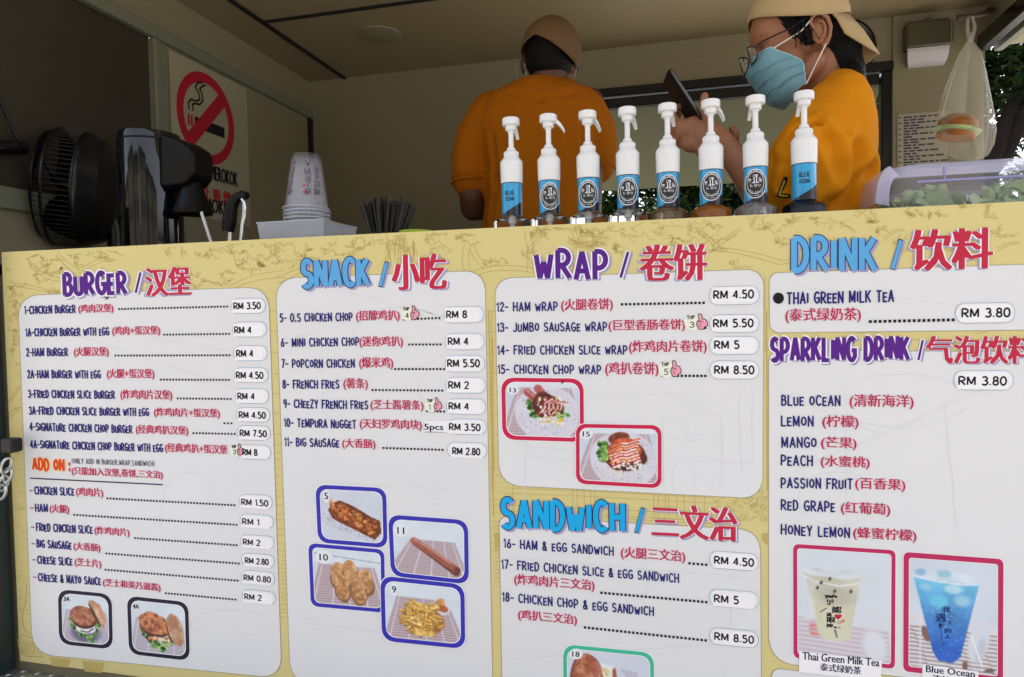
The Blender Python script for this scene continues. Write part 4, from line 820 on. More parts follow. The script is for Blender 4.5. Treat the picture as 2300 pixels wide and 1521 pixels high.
# back wall built round its window
WX0, WX1 = P(1330, 300, YB).x, P(2003, 250, YB).x
WZ1 = P(1335, 207, YB).z; WZ0 = 1.45
part('back_wall_panel', M_cwall, lambda g: g.box(XL, P(1160, 150, YB).x-.002, YB, YB+.03, ZF, ZC))
part('back_wall_panel', M_cwall, lambda g: g.box(P(1160, 150, YB).x+.002, WX0, YB+.001, YB+.03, ZF, ZC))
part('back_wall_panel', M_cwall, lambda g: g.box(WX0, WX1, YB+.001, YB+.03, WZ1, ZC))
part('back_wall_panel', M_cwall, lambda g: g.box(WX0, WX1, YB+.001, YB+.03, ZF, WZ0))
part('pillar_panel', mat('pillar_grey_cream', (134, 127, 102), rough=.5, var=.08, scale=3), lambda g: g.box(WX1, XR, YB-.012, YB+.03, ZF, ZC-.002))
wf = part('window_frame', M_blackm, lambda g: g.box(WX0-.01, WX1, YB-.03, YB+.02, WZ1-.035, WZ1+.004, bev=.004))
part('frame_rail', M_blackm, lambda g: g.box(WX0, WX1-.05, YB-.012, YB+.03, WZ1-.085, WZ1-.04, bev=.004), parent=wf)
part('frame_upright', M_blackm, lambda g: g.box(WX1-.045, WX1-.002, YB-.02, YB+.03, WZ0, WZ1-.035, bev=.004), parent=wf)
part('frame_upright', M_blackm, lambda g: g.box(WX1-.135, WX1-.1, YB+.03, YB+.06, WZ0, WZ1-.09, bev=.004), parent=wf)
part('frame_upright', M_blackm, lambda g: g.box(WX0, WX0+.03, YB-.02, YB+.03, WZ0, WZ1-.035, bev=.004), parent=wf)
# flap of tinted sheet propped up outside
fa = R_(4)
M_flap = mat('flap_olive_sheet', (86, 88, 58), rough=.5, var=.2, scale=1.4)
_fz = P(1500, 430, YB+.55).z; _fd = math.hypot(.5, WZ1-.085-_fz); _fa = math.atan2(_fz-(WZ1-.085), .5)
def _flap(g):
    g.box(WX0-.15, WX1-.03, -.02, _fd, -.004, .004, M=Matrix.Translation((0, YB+.036, WZ1-.062)) @ Matrix.Rotation(_fa, 4, 'X'))
part('window_flap', M_flap, _flap)
# left wall: band, rail, post, panel, window, sill, lower wall
YPO = PX(358, 200, XL).y
part('left_wall_band', M_cwall, lambda g: g.box(XL-.03, XL, 0.02, YB, ZR, ZC))
part('left_rail', M_rail, lambda g: g.box(XL-.01, XL+.022, 0.02, YB-.004, ZR-.045, ZR-.002, bev=.004))
part('left_wall_panel', M_cwall, lambda g: g.box(XL-.03, XL-.002, YPO+.03, YB, ZF, ZR-.04))
part('left_post', M_rail, lambda g: (g.box(XL-.02, XL+.016, YPO-.035, YPO-.006, 1.8, ZR-.045, bev=.003), g.box(XL-.02, XL+.008, YPO-.004, YPO+.034, 1.8, ZR-.045, bev=.003)))
part('left_sill', M_rail, lambda g: g.box(XL-.03, XL+.012, 0.02, YPO+.02, 1.775, 1.84, bev=.004))
part('left_wall_lower', M_cwall, lambda g: g.box(XL-.03, XL-.003, 0.02, YPO+.028, ZF, 1.776))
part('left_window_pane', M_tint, lambda g: g.box(XL-.025, XL-.012, 0.02, YPO-.03, 1.82, ZR+.03))
part('corner_gasket', M_rubber, lambda g: g.box(XL, XL+.016, YB-.03, YB-.002, 1.2, ZR-.045))
# right side: band, rail, open window
part('right_wall_band', M_cwall, lambda g: g.box(XR, XR+.03, 0.02, YB, ZR+.03, ZC))
part('right_rail', M_blackm, lambda g: g.box(XR-.03, XR+.012, 0.02, YB-.014, ZR-.035, ZR+.028, bev=.004))
part('added_shade_flap', M_ceil, lambda g: g.box(XL, XR, -1.0, 0, -.02, .02, M=Matrix.Translation((0, -.03, ZC+.03)) @ Matrix.Rotation(R_(-24), 4, 'X')))  # unseen front flap, added to keep sky light off the interior
part('right_wall_lower', M_cwall, lambda g: g.box(XR, XR+.03, 0.02, YB, ZF, 1.35))
part('right_flap', M_cwall, lambda g: g.box(0, .62, .1, YB-.02, -.012, .012, M=Matrix.Translation((XR+.03, 0, ZR-.012)) @ Matrix.Rotation(R_(-3), 4, 'Y')))
part('right_flap_edge', M_rail, lambda g: g.box(.0, .03, .1, YB-.02, -.03, -.013, M=Matrix.Translation((XR+.03, 0, ZR-.012)) @ Matrix.Rotation(R_(-3), 4, 'Y')))
# rivets on the back wall
for (px, py) in [(912, 168), (801, 218), (1151, 140), (1226, 300*.355), (1125, 180), (1436, 106), (1571, 127), (1681, 75), (1684, 155), (1436, 184), (1988, 34), (2014, 33), (1955, 83), (1986, 122), (2170, 26), (2086, 36), (1250, 112)]:
    c_ = P(px, py, YB-.0005) if px < 2003 else P(px, py, YB-.0135)
    part('rivet', M_rivet, lambda g: g.lathe([(.0001, -.003), (.004, -.002), (.005, .001)], 8, M=Matrix.Rotation(-PI/2, 4, 'X') @ Matrix.Scale(-1, 4, (0, 0, 1)), c=c_))
# porthole ring on the back wall
c_ = P(1893, 112, YB)
po_ = part('port_ring', M_blackm, lambda g: g.tube([(c_.x+.118*math.cos(t), YB-.006, c_.z+.118*math.sin(t)) for t in np.linspace(0, 2*PI, 41)[:-1]], .014, 8, closed=True))
part('port_lid', mat('port_grey', (120, 122, 108), rough=.4), lambda g: g.lathe([(.0001, 0), (.108, 0)], 40, M=Matrix.Rotation(PI/2, 4, 'X'), c=(c_.x, YB-.004, c_.z)), parent=po_)
# counter inside, front wall below, ledge and jamb
ZT = 1.600
part('counter', M_steel, lambda g: g.box(XL+.002, XR-.002, .0125, .52, ZT-.03, ZT, bev=.003))
part('front_wall', M_cwall, lambda g: g.box(XL-.03, XR+.03, .0126, .05, .3, ZT-.031))
part('counter_shelf', M_steel, lambda g: g.box(XL+.3, XR-.3, .051, .5, 1.1, 1.12))
part('rear_counter', M_steel, lambda g: g.box(XL+.02, .25, YB-.42, YB-.002, 1.52, 1.56, bev=.003))
part('rear_cabinet', M_steel, lambda g: g.box(XL+.04, .23, YB-.4, YB-.004, ZF, 1.519))
jamb = part('door_jamb', M_post, lambda g: g.box(-1.78, -1.664, -.05, .0, .5, 1.80, bev=.004))
part('front_corner', M_cwall, lambda g: g.box(XL-.03, -1.78, -.02, .012, .5, 2.72))
c_ = P(24, 1000, -.04)
part('latch_block', M_rubber, lambda g: g.box(c_.x-.016, c_.x+.02, -.055, -.0225, c_.z-.017, c_.z+.017, bev=.004), parent=jamb)
# ledge of chequer plate
def _ledge(g):
    g.box(-1.9, 1.2, -.20, -.004, .535, .566, bev=.002)
led = part('step_ledge', M_alu, _ledge)
g = Geo(); k = 0
for ix in range(90):
    for iy in range(9):
        x = -1.78+ix*.022; y = -.185+iy*.0215; a = PI/4 if (ix+iy) % 2 else -PI/4; dx, dy = math.cos(a)*.0075, math.sin(a)*.0075; nx, ny = -math.sin(a)*.0026, math.cos(a)*.0026
        g.add([(x-dx, y-dy, .5662), (x+nx, y+ny, .5662), (x+dx, y+dy, .5662), (x-nx, y-ny, .5662), (x, y, .5685)], [(0, 1, 4), (1, 2, 4), (2, 3, 4), (3, 0, 4)])
g.build('tread_bumps', M_alu, led, kind='stuff')
part('lower_skirt', M_rail, lambda g: g.box(-1.9, 1.2, -.19, -.17, .3, .534))
# wheels and chassis so the truck stands on the ground
part('chassis', M_rubber, lambda g: g.box(XL, XR, .1, YB-.1, .42, ZF-.051))
for (wx, wy) in ((-1.3, .25), (-1.3, 1.7), (.7, .25), (.7, 1.7)):
    w = part('wheel', M_rubber, lambda g: g.lathe([(.17, -.09), (.29, -.09), (.31, -.06), (.31, .06), (.29, .09), (.17, .09)], 28, M=Matrix.Rotation(PI/2, 4, 'X'), c=(wx, wy, .31)))
    part('rim', M_steel, lambda g: g.lathe([(.0001, -.06), (.17, -.07), (.17, .07), (.0001, .06)], 24, M=Matrix.Rotation(PI/2, 4, 'X'), c=(wx, wy, .31)), parent=w)
# chain hanging by the jamb
chain = empty('chain', P(12, 1065, -.06), 'short steel chain hanging beside the left edge of the menu board', 'chain')
def link_ring(c, a, b, rot):
    g = Geo(); M = Matrix.Translation(c) @ Matrix.Rotation(rot[0], 4, 'Z') @ Matrix.Rotation(rot[1], 4, 'Y')
    g.tube([M @ Vector((a*math.cos(t), 0, b*math.sin(t))) for t in np.linspace(0, 2*PI, 21)[:-1]], .0036, 8, closed=True); g.build('link', M_steel, chain)
for k, (px, py, r) in enumerate([(14, 1046, 1.2), (17, 1068, .2), (7, 1086, 1.3), (3, 1106, .3)]):
    link_ring(P(px, py, -.062), .010, .018, (r, .35))

# no-smoking sign on the left wall (flat print)
sign = empty('no_smoking_sign', PX(460, 400, XL), 'white no smoking notice with red ring and black lettering on the left wall', 'sign')
M_sgn = mat('sign_white', (160, 156, 132), rough=.4); M_sred = mat('sign_red', (176, 22, 48), rough=.4)
def onwall(p, k): return (XL+.0016+.0003*LW[0]+k*.00001, p[0], p[1])
LW = [0]
y0, y1 = PX(384, 300, XL).y, PX(556, 300, XL).y
LW[0] = 0; i = Ink(0, onwall); i.poly([(y0, 1.86), (y1, 1.86), (y1, 2.475), (y0, 2.475)]); i.build('backing_sheet', M_sgn, sign)
ya, yb_ = PX(396, 260, XL).y, PX(525, 285, XL).y; za = PX(462, 367, XL).z; zb = PX(450, 160, XL).z
cy_, cz_ = (ya+yb_)/2, (za+zb)/2; ra = (yb_-ya)/2; rb = (zb-za)/2
LW[0] = 1; i = Ink(0, onwall); i.ring([(cy_+ra*math.cos(t), cz_+rb*math.sin(t)) for t in np.linspace(0, 2*PI, 49)[:-1]], [(cy_+ra*.78*math.cos(t), cz_+rb*.78*math.sin(t)) for t in np.linspace(0, 2*PI, 49)[:-1]]); i.build('ring', M_sred, sign)
LW[0] = 2; i = Ink(0, onwall); i.stroke([(cy_+ra*.62, cz_+rb*.62), (cy_-ra*.62, cz_-rb*.62)], .055, 'butt'); i.build('bar', M_sred, sign)
LW[0] = 1; i = Ink(0, onwall); cg = cz_-rb*.17
i.poly([(cy_-.42*ra, cg-.022), (cy_+.62*ra, cg-.022), (cy_+.62*ra, cg+.022), (cy_-.42*ra, cg+.022)])
for k_ in range(2): i.stroke([(cy_-ra*(.60-.13*k_), cg+.042), (cy_-ra*(.61-.13*k_), cg+.066), (cy_-ra*(.52-.13*k_), cg+.084-.01*k_), (cy_-ra*(.34-.1*k_), cg+.085-.008*k_), (cy_-ra*(.22-.1*k_), cg+.100), (cy_-ra*(.26-.12*k_), cg+.122), (cy_-ra*(.36-.14*k_), cg+.140), (cy_-ra*(.30-.2*k_), cg+.160), (cy_-ra*(.12-.1*k_), cg+.172-.006*k_)], .008)
i.build('cigarette', M_black, sign)
i = Ink(0, onwall); i.stroke([(cy_-.62*ra, cg-.022), (cy_-.62*ra, cg+.022)], .012, 'butt'); i.stroke([(cy_-.52*ra, cg-.022), (cy_-.52*ra, cg+.022)], .012, 'butt'); i.build('ember', M_sred, sign)
def wall_text(t, ya, yb, zb, h, m, nm):
    LW[0] = 2; i = Ink(0, onwall); v, f, _ = glyphs(t, 0.0, 2)
    for b in range(3): i.raw([(ya+(yb-ya)*q[0]+(b-1)*.0028, zb+h*q[1]) for q in v], f, dk=b)
    i.build(nm, m, sign)
yr = PX(532, 400, XL).y; yl = y0+.03
wall_text('DILARANG MEROKOK', yl, yr, PX(520, 417, XL).z, .062, M_black, 'lettering'); wall_text('禁 止 吸 煙', yl+.07, yr-.05, PX(490, 452, XL).z-.004, .055, M_sred, 'characters'); wall_text('NO SMOKING', yl+.03, yr-.01, PX(520, 477, XL).z-.02, .06, M_black, 'lettering')

# ================================================================== THINGS ON THE COUNTER
M_plw = mat('white_plastic', (226, 228, 232), rough=.38, var=.02, sss=.0)
M_glass = mat('clear_glass', (244, 246, 246), rough=.02, trans=1.0, ior=1.16, var=0)
LIQ = {k: mat('syrup_'+k, c, rough=.05, trans=t, ior=1.34, var=0) for k, c, t in [('clear', (232, 226, 214), .95), ('tawny', (196, 164, 116), .85), ('amber', (200, 120, 30), .5), ('pale', (206, 200, 196), .7), ('ink', (14, 22, 44), .3)]}
M_lblue = mat('label_blue', (48, 158, 214), rough=.3, coat=.4); M_ldark = mat('label_dark_navy', (20, 24, 44), rough=.3, coat=.4)
M_badge = mat('badge_black', (28, 28, 38), rough=.35, coat=.3); M_bwhite = mat('badge_white_ink', (228, 232, 240), rough=.4); M_cream2 = mat('label_cream_side', (196, 192, 150), rough=.4)
BR = .0222
def cyl_map(r0, z0, ang=-PI/2):
    def fn(p, k): 
        a = ang+p[0]/r0; rr = r0+fn.off+k*.000012; return (rr*math.cos(a), rr*math.sin(a), z0+p[1])
    fn.off = 0.0; return fn
def bottle(x, y, liq, nozzle, label, kind, tilt=0.0, la=0.0):
    root = empty('syrup_bottle', (0, 0, 0), label, 'syrup bottle', 'pump syrup bottles lined up on the counter')
    # glass body (outer), z from 0 at the counter
    prof = [(.0001, .001), (.036, .001), (.0405, .005), (.0405, .0630), (.0388, .0670), (.031, .0710), (.0248, .0740), (.0222, .0765), (.0215, .080), (.0215, .148), (.0165, .152)]
    g = Geo(); g.lathe(prof, 36); g.build('glass', M_glass, root)
    lq = [(.0001, .004), (.034, .004), (.0378, .008), (.0378, .0620), (.036, .0650), (.028, .0692), (.0222, .0722), (.0200, .075), (.0195, .1), (.0001, .1)]
    if liq != 'clear': g = Geo(); g.lathe(lq, 32); g.build('syrup', LIQ[liq], root)
    g = Geo(); g.tube([(0, 0, .006), (0, 0, .16)], .0045, 10); g.lathe([(.0052, .058), (.0072, .06), (.0072, .068), (.0052, .07)], 14); g.build('dip_tube', M_plw, root)
    # label sheet round the neck
    fn = cyl_map(.0222, 0.0, -PI/2+la); i = Ink(0, fn); nu = 30; H_ = (.076, .1465); W = .0222*PI*.98
    pts = []; 
    fA = []; fB = []
    def zcut(u): return .0765+(.028 if kind == 'name' else .02)*max(0, min(1, (u/W+ .38)*1.3))**1.2
    for j in range(nu+1):
        u = -W+2*W*j/nu; c = zcut(u); pts += [(u, H_[0]), (u, c), (u, H_[1])]
    i.raw(pts, [(3*j+1, 3*j+4, 3*j+5, 3*j+2) for j in range(nu)]); lo = i.build('label', M_lblue, root)
    i = Ink(0, fn); i.raw(pts, [(3*j, 3*j+3, 3*j+4, 3*j+1) for j in range(nu)]); i.build('label_dark_corner', M_ldark, lo); i = Ink(0, fn)
    i.raw([(-W+2*W*j/nu, z) for j in range(nu+1) for z in (.1445, .1466)], [(2*j, 2*j+2, 2*j+3, 2*j+1) for j in range(nu)], dk=6); i.build('label_dark_band', M_ldark, lo)
    if kind == 'name':
        fn.off = .0003; i = Ink(0, fn)
        for b in range(3):
            for (t, z, h) in (('BLUE', .1185, .0095), ('OCEAN', .1065, .0085)):
                v, f, _ = glyphs(t, 0.0, 2); i.raw([(-.0105+.0195*q[0]+b*.0003, z+h*q[1]) for q in v], f, dk=b)
        for z in (.1325, .1025): i.raw([(-.011, z), (.0105, z), (.0105, z+.0004), (-.011, z+.0004)], [(0, 1, 2, 3)])
        i.build('lettering', M_ldark, lo)
    else:
        def disc(i, cx, cz, rx, rz, off, holes=0.0):
            fn.off = off; n = 40; m = 6; P_ = []
            for a in range(m+1):
                f_ = holes+(1-holes)*a/m; P_ += [(cx+rx*f_*math.cos(t), cz+rz*f_*math.sin(t)) for t in np.linspace(0, 2*PI, n+1)[:-1]]
            i.raw(P_, [(a*n+k, a*n+(k+1) % n, (a+1)*n+(k+1) % n, (a+1)*n+k) for a in range(m) for k in range(n)], dk=0)
        cz = .1135
        i = Ink(0, fn); disc(i, 0, cz, .0262, .0205, .0002); i.build('label_side', M_cream2, lo)
        i = Ink(0, fn); disc(i, 0, cz-.002, .0222, .0285, .0004); bo = i.build('badge', M_bwhite, lo)
        i = Ink(0, fn); disc(i, 0, cz-.002, .0205, .0268, .0006); i.build('badge_field', M_badge, lo)
        i = Ink(0, fn); disc(i, 0, cz, .0168, .0218, .0008, .94)
        fn.off = .0008
        # cutlery, burger, fries, bottle and rule in white line
        def ell(cx, cz_, rx, rz, w, a0=0, a1=345): i.stroke(arc(cx, cz_, rx, rz, a0, a1, 12), w)
        ell(-.0022, cz+.0125, .002, .0028, .0007); i.stroke([(-.0022, cz+.0095), (-.0022, cz+.002)], .0017)
        i.stroke([(.0022, cz+.0145), (.0022, cz+.002)], .0018); i.stroke([(.0006, cz+.0155), (.0008, cz+.012), (.0036, cz+.012), (.0038, cz+.0155)], .0007)
        i.poly([(-.0105+.0030*math.cos(t), cz+.0060+.0022*math.sin(t)) for t in np.linspace(0, PI, 9)]); i.stroke([(-.0133, cz+.0045), (-.0078, cz+.0045)], .0006); i.stroke([(-.0128, cz+.0028), (-.0083, cz+.0028)], .0006)
        i.stroke([(.0068, cz+.010), (.0068, cz+.002)], .0008); i.stroke([(.0092, cz+.009), (.0092, cz+.002), (.0118, cz+.002), (.0118, cz+.006)], .0008); ell(.0085, cz+.004, .0016, .0022, .0006)
        i.poly([(-.0125, cz), (-.004, cz+.0009), (0, cz+.0018), (.004, cz+.0009), (.0125, cz), (.004, cz-.0009), (0, cz-.0014), (-.004, cz-.0009)])
        i.stroke([(-.0085, cz-.003), (-.0048, cz-.0075), (-.0092, cz-.0075), (-.0085, cz-.003)], .0006); ell(.0006, cz-.0055, .0024, .0025, .0006); ell(.0006, cz-.0055, .001, .0011, .0005); ell(.0072, cz-.0058, .0023, .0021, .0006)
        for (rx, rz, a0, a1, nn, hh) in ((.0186, .0243, 145, 35, 17, .0026), (.0136, .0175, 222, 318, 11, .0026), (.0187, .0243, 222, 318, 14, .0022)):
            for q in range(nn):     # unreadably small ring lettering: short upright marks
                t = R_(a0+(a1-a0)*q/(nn-1)); c_, s_ = math.cos(t), math.sin(t)
                if (q*7+nn) % 5 == 4: continue
                i.stroke([(rx*c_*.965, cz-.001+rz*s_*.965), (rx*c_*1.04, cz-.001+rz*s_*1.04)], .0011, 'butt')
        i.build('badge_drawing', M_bwhite, lo)
    # white shroud, collar, stem, knob, spout
    g = Geo(); g.lathe([(.0225, .146), (.0236, .1462), (.0242, .190), (.0236, .1925), (.0165, .2015), (.0155, .203), (.0152, .2125), (.0135, .2145), (.0098, .2165), (.0085, .222), (.0062, .223), (.0001, .223)], 36)
    g.build('shroud', M_plw, root)
    g = Geo()
    for k in range(14):
        a = 2*PI*k/14; g.box(-.0009, .0009, -.0009, .0009, 0, .009, M=Matrix.Translation((.0153*math.cos(a), .0153*math.sin(a), .2035)))
    g.build('collar_ribs', M_plw, root, kind='stuff')
    g = Geo(); g.tube([(0, 0, .22), (0, 0, .267)], .0056, 16); st = g.build('stem', M_plw, root)
    g = Geo(); g.lathe([(.0066, .262), (.0066, .2655), (.0100, .2675), (.0118, .2690), (.0118, .2775), (.0150, .2785), (.0172, .2785), (.0185, .2800), (.0187, .2910), (.0178, .2935), (.0150, .2948), (.0001, .2955)], 36)
    kn = g.build('pump_knob', M_plw, root)
    g = Geo(); ca, sa = math.cos(nozzle), math.sin(nozzle); R2 = Matrix.Rotation(nozzle, 4, 'Z')
    sec = [(.008, .2870, .0052, .0085), (.018, .2840, .0050, .0080), (.026, .2760, .0044, .0066), (.032, .2655, .0038, .0052), (.0345, .2575, .0034, .0040)]
    vs = []
    for (d, z, w, t) in sec: vs += [R2 @ Vector((d-.001, -w, z-t)), R2 @ Vector((d-.001, w, z-t)), R2 @ Vector((d+.001, w*.8, z)), R2 @ Vector((d+.001, -w*.8, z))]
    fs = [(0, 1, 2, 3), (16, 19, 18, 17)]+[(4*a+b, 4*a+4+b, 4*a+4+(b+1) % 4, 4*a+(b+1) % 4) for a in range(4) for b in range(4)]
    g.add(vs, fs); g.build('spout', M_plw, root)
    def zr(z): return z*(.030/.047) if z < .047 else (z-.017 if z < .223 else (.206+(z-.223)*(.036/.045) if z < .268 else z-.026))
    todo = [root]
    while todo:
        o_ = todo.pop(); todo += list(o_.children)
        if o_.type == 'MESH':
            for v_ in o_.data.vertices: v_.co.z = zr(v_.co.z)
    root.location = (x, y, ZT); root.rotation_euler = (tilt, 0, 0); return root
bpx = [(1149, 'clear', 78, 'leftmost pump syrup bottle, clear, with a blue label reading BLUE OCEAN', 'name'), (1233, 'clear', 18, 'clear pump syrup bottle whose spout sticks out widest to the right, second from the left', 'badge'), (1321, 'clear', 48, 'clear pump syrup bottle with round black badge, third from the left', 'badge'),
       (1410, 'clear', 62, 'clear pump syrup bottle just right of the man, fourth from the left', 'badge'), (1500, 'tawny', 68, 'pump syrup bottle holding light tawny syrup, beneath the dark phone', 'badge'), (1597, 'amber', 40, 'pump syrup bottle holding orange amber syrup', 'badge'),
       (1697, 'pale', 105, 'pump syrup bottle with cloudy pale syrup, second from the right', 'badge'), (1806, 'ink', 102, 'rightmost and darkest pump syrup bottle, dark syrup and label reading BLUE OCEAN', 'name2')]
BY = .085
for (px, liq, nz, lab, kd) in bpx:
    q = P(px, 380, BY); tocam = math.atan2(CAM.y-BY, CAM.x-q.x)
    bottle(q.x, BY, liq, R_(nz), lab, 'name' if kd.startswith('name') else 'badge', la=(tocam+PI/2)+(-.25 if kd == 'name' else (.05 if kd == 'name2' else RS.uniform(-.08, .08))))

# straws
straw_hold = empty('straw_holder', (0, 0, 0), 'black straw holder cup hidden behind the menu board edge', 'straw holder')
sx_, sy_ = P(862, 520, .2).x, .2
g = Geo(); g.lathe([(.0001, ZT+.001), (.034, ZT+.001), (.036, ZT+.052), (.034, ZT+.052), (.032, ZT+.004), (.0001, ZT+.004)], 28, c=(sx_, sy_, 0)); g.build('cup', M_rubber, straw_hold)
M_straw = mat('black_straw_plastic', (17, 17, 19), rough=.28, spec=.5)
rs = random.Random(11); k = 0
for j in range(34):
    t = (j+.5)/34; tx = P(803+t*130, 450, sy_).x+rs.uniform(-.004, .004); bx = sx_+(tx-sx_)*.36+rs.uniform(-.003, .003); dy = rs.uniform(-.02, .02)
    top = Vector((tx, sy_+dy, P(870, 441+rs.uniform(-4, 18)+18*abs(t-.45)+ (10 if t > .75 else 0), sy_).z)); bot = Vector((bx, sy_+dy*.5, ZT+.004)); d_ = (top-bot)
    g = Geo(); r_ = rs.choice([.0030, .0030, .0042]); pr = [(r_, 0), (r_, d_.length), (r_*.8, d_.length), (r_*.8, 0)]
    g.lathe(pr, 8, M=d_.to_track_quat('Z', 'Y').to_matrix().to_4x4(), c=bot)
    g.build('straw', M_straw, None, label='thin black drinking straw in the bunch between the cups and the man', category='straw', group='black straws bunched in the holder')
# lime lid
g = Geo(); c_ = P(934, 520, .13)
lid = empty('lime_tub', (c_.x, .13, ZT), 'lime green round tub whose rim just shows above the board, right of the straws', 'tub')
M_lime = mat('lime_plastic', (176, 208, 60), rough=.35)
g.lathe([(.0001, ZT+.001), (.03, ZT+.001), (.037, c_.z-.006), (.0385, c_.z-.004), (.0385, c_.z+.0005), (.036, c_.z+.0005), (.029, ZT+.006), (.0001, ZT+.006)], 36, c=(c_.x, .13, 0)); g.build('bowl', M_lime, lid)

# stack of clear cups on a shallow plastic tub
M_pp = mat('frosted_plastic', (206, 212, 222), rough=.3, alpha=.55, var=.02)
M_clear = mat('clear_cup_plastic', (224, 226, 244), rough=.05, alpha=.075, var=0, spec=1.0, coat=1.0)
tub = empty('plastic_tub', P(660, 520, .22), 'low frosted plastic tub under the stack of clear cups', 'tub')
tx0, tx1 = P(588, 505, .16).x, P(738, 530, .16).x; tz = P(600, 503, .16).z
g = Geo(); zt = tz
ptsb = [(tx0+.008, .15), (tx1-.01, .15), (tx1-.01, .30), (tx0+.008, .30)]; ptst = [(tx0, .14), (tx1, .14), (tx1, .31), (tx0, .31)]
g.add([(a, b, ZT+.002) for a, b in ptsb]+[(a, b, zt) for a, b in ptst], [(0, 1, 5, 4), (1, 2, 6, 5), (2, 3, 7, 6), (3, 0, 4, 7), (0, 3, 2, 1)]); g.build('walls', M_pp, tub)
g = Geo(); g.tube([(a, b, zt) for a, b in ptst], .0025, 6, closed=True); g.build('rim', M_pp, tub)
ccx = P(687, 420, .22).x; cuph = .138; r0, r1 = .0345, .056
def cup(z, first, lab):
    root = empty('plastic_cup', (0, 0, 0), lab, 'plastic cup', 'clear plastic cups nested upside down')
    g = Geo(); g.lathe([(r1+.0022, 0.0), (r1+.0022, .0016), (r1, .003), (r1-.0015, .012), (r0+.004, cuph-.012), (r0+.002, cuph-.01), (r0, cuph-.002), (r0-.002, cuph), (r0-.004, cuph-.003), (.0001, cuph-.003)], 44); g.build('wall', M_clear, root)
    g = Geo(); g.tube([((r1+.0015)*math.cos(t), (r1+.0015)*math.sin(t), .0016) for t in np.linspace(0, 2*PI, 45)[:-1]], .0017, 8, closed=True); g.build('rim', M_pp, root)
    if first:
        def fn(p, k):
            z_ = p[1]; r = r1+(r0-r1)*(z_/cuph)+.0007+k*.00001; a = p[0]; return (r*math.cos(a), r*math.sin(a), z_)
        rr = random.Random(5)
        for (nm, mm, rows) in (('print', M_black, [(-1.95, '確認過眼神'), (-.95, '遇上對的人'), (-.5, '確認過眼')]),):
            i = Ink(0, fn)
            for (a0, chars) in rows:
                z_ = .03
                for ch in chars:
                    h = rr.uniform(.014, .019); v, f, _ = glyphs(ch, 0.0, 1); sc = h/r1*1.1; i.raw([(a0+(.5-q[0])*sc, z_+h*(1-q[1])) for q in v], f, dk=rr.randint(0, 5)); z_ += h*1.12; a0 += rr.uniform(-.06, .06)
            i.build(nm, mm, root)
        i = Ink(0, fn)
        for (a, z_) in ((-1.15, .052), (-1.13, .036)): i.poly([(a+.07*math.cos(t), z_+.004*math.sin(t)) for t in np.linspace(0, 2*PI, 12)[:-1]])
        i.build('print_heart', M_red, root)
    return root
zs = tz+.0035
names = ['lowest cup of the clear nested stack, its rim resting on the tub', 'second cup from the bottom of the clear nested stack', 'third cup from the bottom of the clear nested stack', 'fourth cup from the bottom of the clear nested stack', 'topmost cup of the clear nested stack']
g = Geo(); g.box(ccx-.07, ccx+.07, .15, .29, tz+.0005, tz+.0030); g.build('lid_panel', M_pp, tub)
cfirst = cup(0, True, names[0]); cfirst.location = (ccx, .22, zs+.036); cfirst.rotation_euler = (R_(-1.5), R_(1.2), 0); cfirst['label'] = names[4]
cb = cup(0, False, names[0]); cb.location = (ccx, .22, zs)
for k in range(1, 4):
    c2 = copy_tree(cb); c2.location = (ccx+.0006*k, .22, zs+.009*k); c2['label'] = names[k]; c2.rotation_euler = (R_(-.4*k), R_(.3*k), R_(20*k))

# black dispenser machine
M_gblack = mat('gloss_black', (7, 9, 14), rough=.05, spec=.5, coat=.25, var=0); M_mblack = mat('matt_black_plastic', (7, 7, 8), rough=.4, var=.1, spec=.25)
dy = .26; a_ = P(285, 420, dy).x; b_ = P(395, 420, dy).x; dzt = P(340, 302, dy).z
mach = empty('drink_dispenser', ((a_+b_)/2, dy, ZT), 'tall glossy black drink dispenser with cone spout, right of the black fan', 'drink dispenser')
rad = (b_-a_)/2; cx0 = (a_+b_)/2
g = Geo(); g.lathe([(rad*.97, ZT+.001), (rad*.99, ZT+.01), (rad, dzt-.012), (rad*.97, dzt-.003), (rad*.9, dzt), (.0001, dzt+.002)], 64, c=(cx0, dy, 0)); g.build('body', M_gblack, mach)
g = Geo(); c2 = P(415, 360, dy+.02)
def slab(g, prof, y0, y1):
    n = len(prof); g.add([(x, y0, z) for x, z in prof]+[(x, y1, z) for x, z in prof], [tuple(range(n)), tuple(range(2*n-1, n-1, -1))]+[((k+1) % n, k, n+k, n+(k+1) % n) for k in range(n)])
pr = [(384, 309), (402, 312), (430, 322), (450, 336), (457, 350), (458, 398), (440, 420), (400, 426), (384, 426)]
slab(g, [(P(x, y, dy).x, P(x, y, dy).z) for x, y in pr], dy-.046, dy+.046); ho = g.build('spout_housing', M_mblack, mach)
bv = ho.modifiers.new('bevel', 'BEVEL'); bv.width = .012; bv.segments = 4
q = P(442, 415, dy); q2 = P(436, 482, dy)
g = Geo(); g.lathe([(.026, q.z+.005), (.030, q.z-.01), (.045, q2.z+.022), (.053, q2.z+.008), (.050, q2.z), (.044, q2.z-.001), (.030, q2.z+.012), (.0001, q2.z+.02)], 36, c=(P(432, 450, dy).x, dy, 0)); g.build('spout_cone', M_mblack, mach)
g = Geo(); g.tube([P(450, 470, dy-.02), P(476, 550, dy-.02)], .0042, 10); g.build('drain_tube', M_plw, mach)
g = Geo(); g.lathe([(rad*1.01, P(340, 324, dy).z), (rad*1.015, P(340, 324, dy).z+.003), (rad*1.01, P(340, 324, dy).z+.005)], 64, c=(cx0, dy, 0)); g.build('seam', M_mblack, mach)

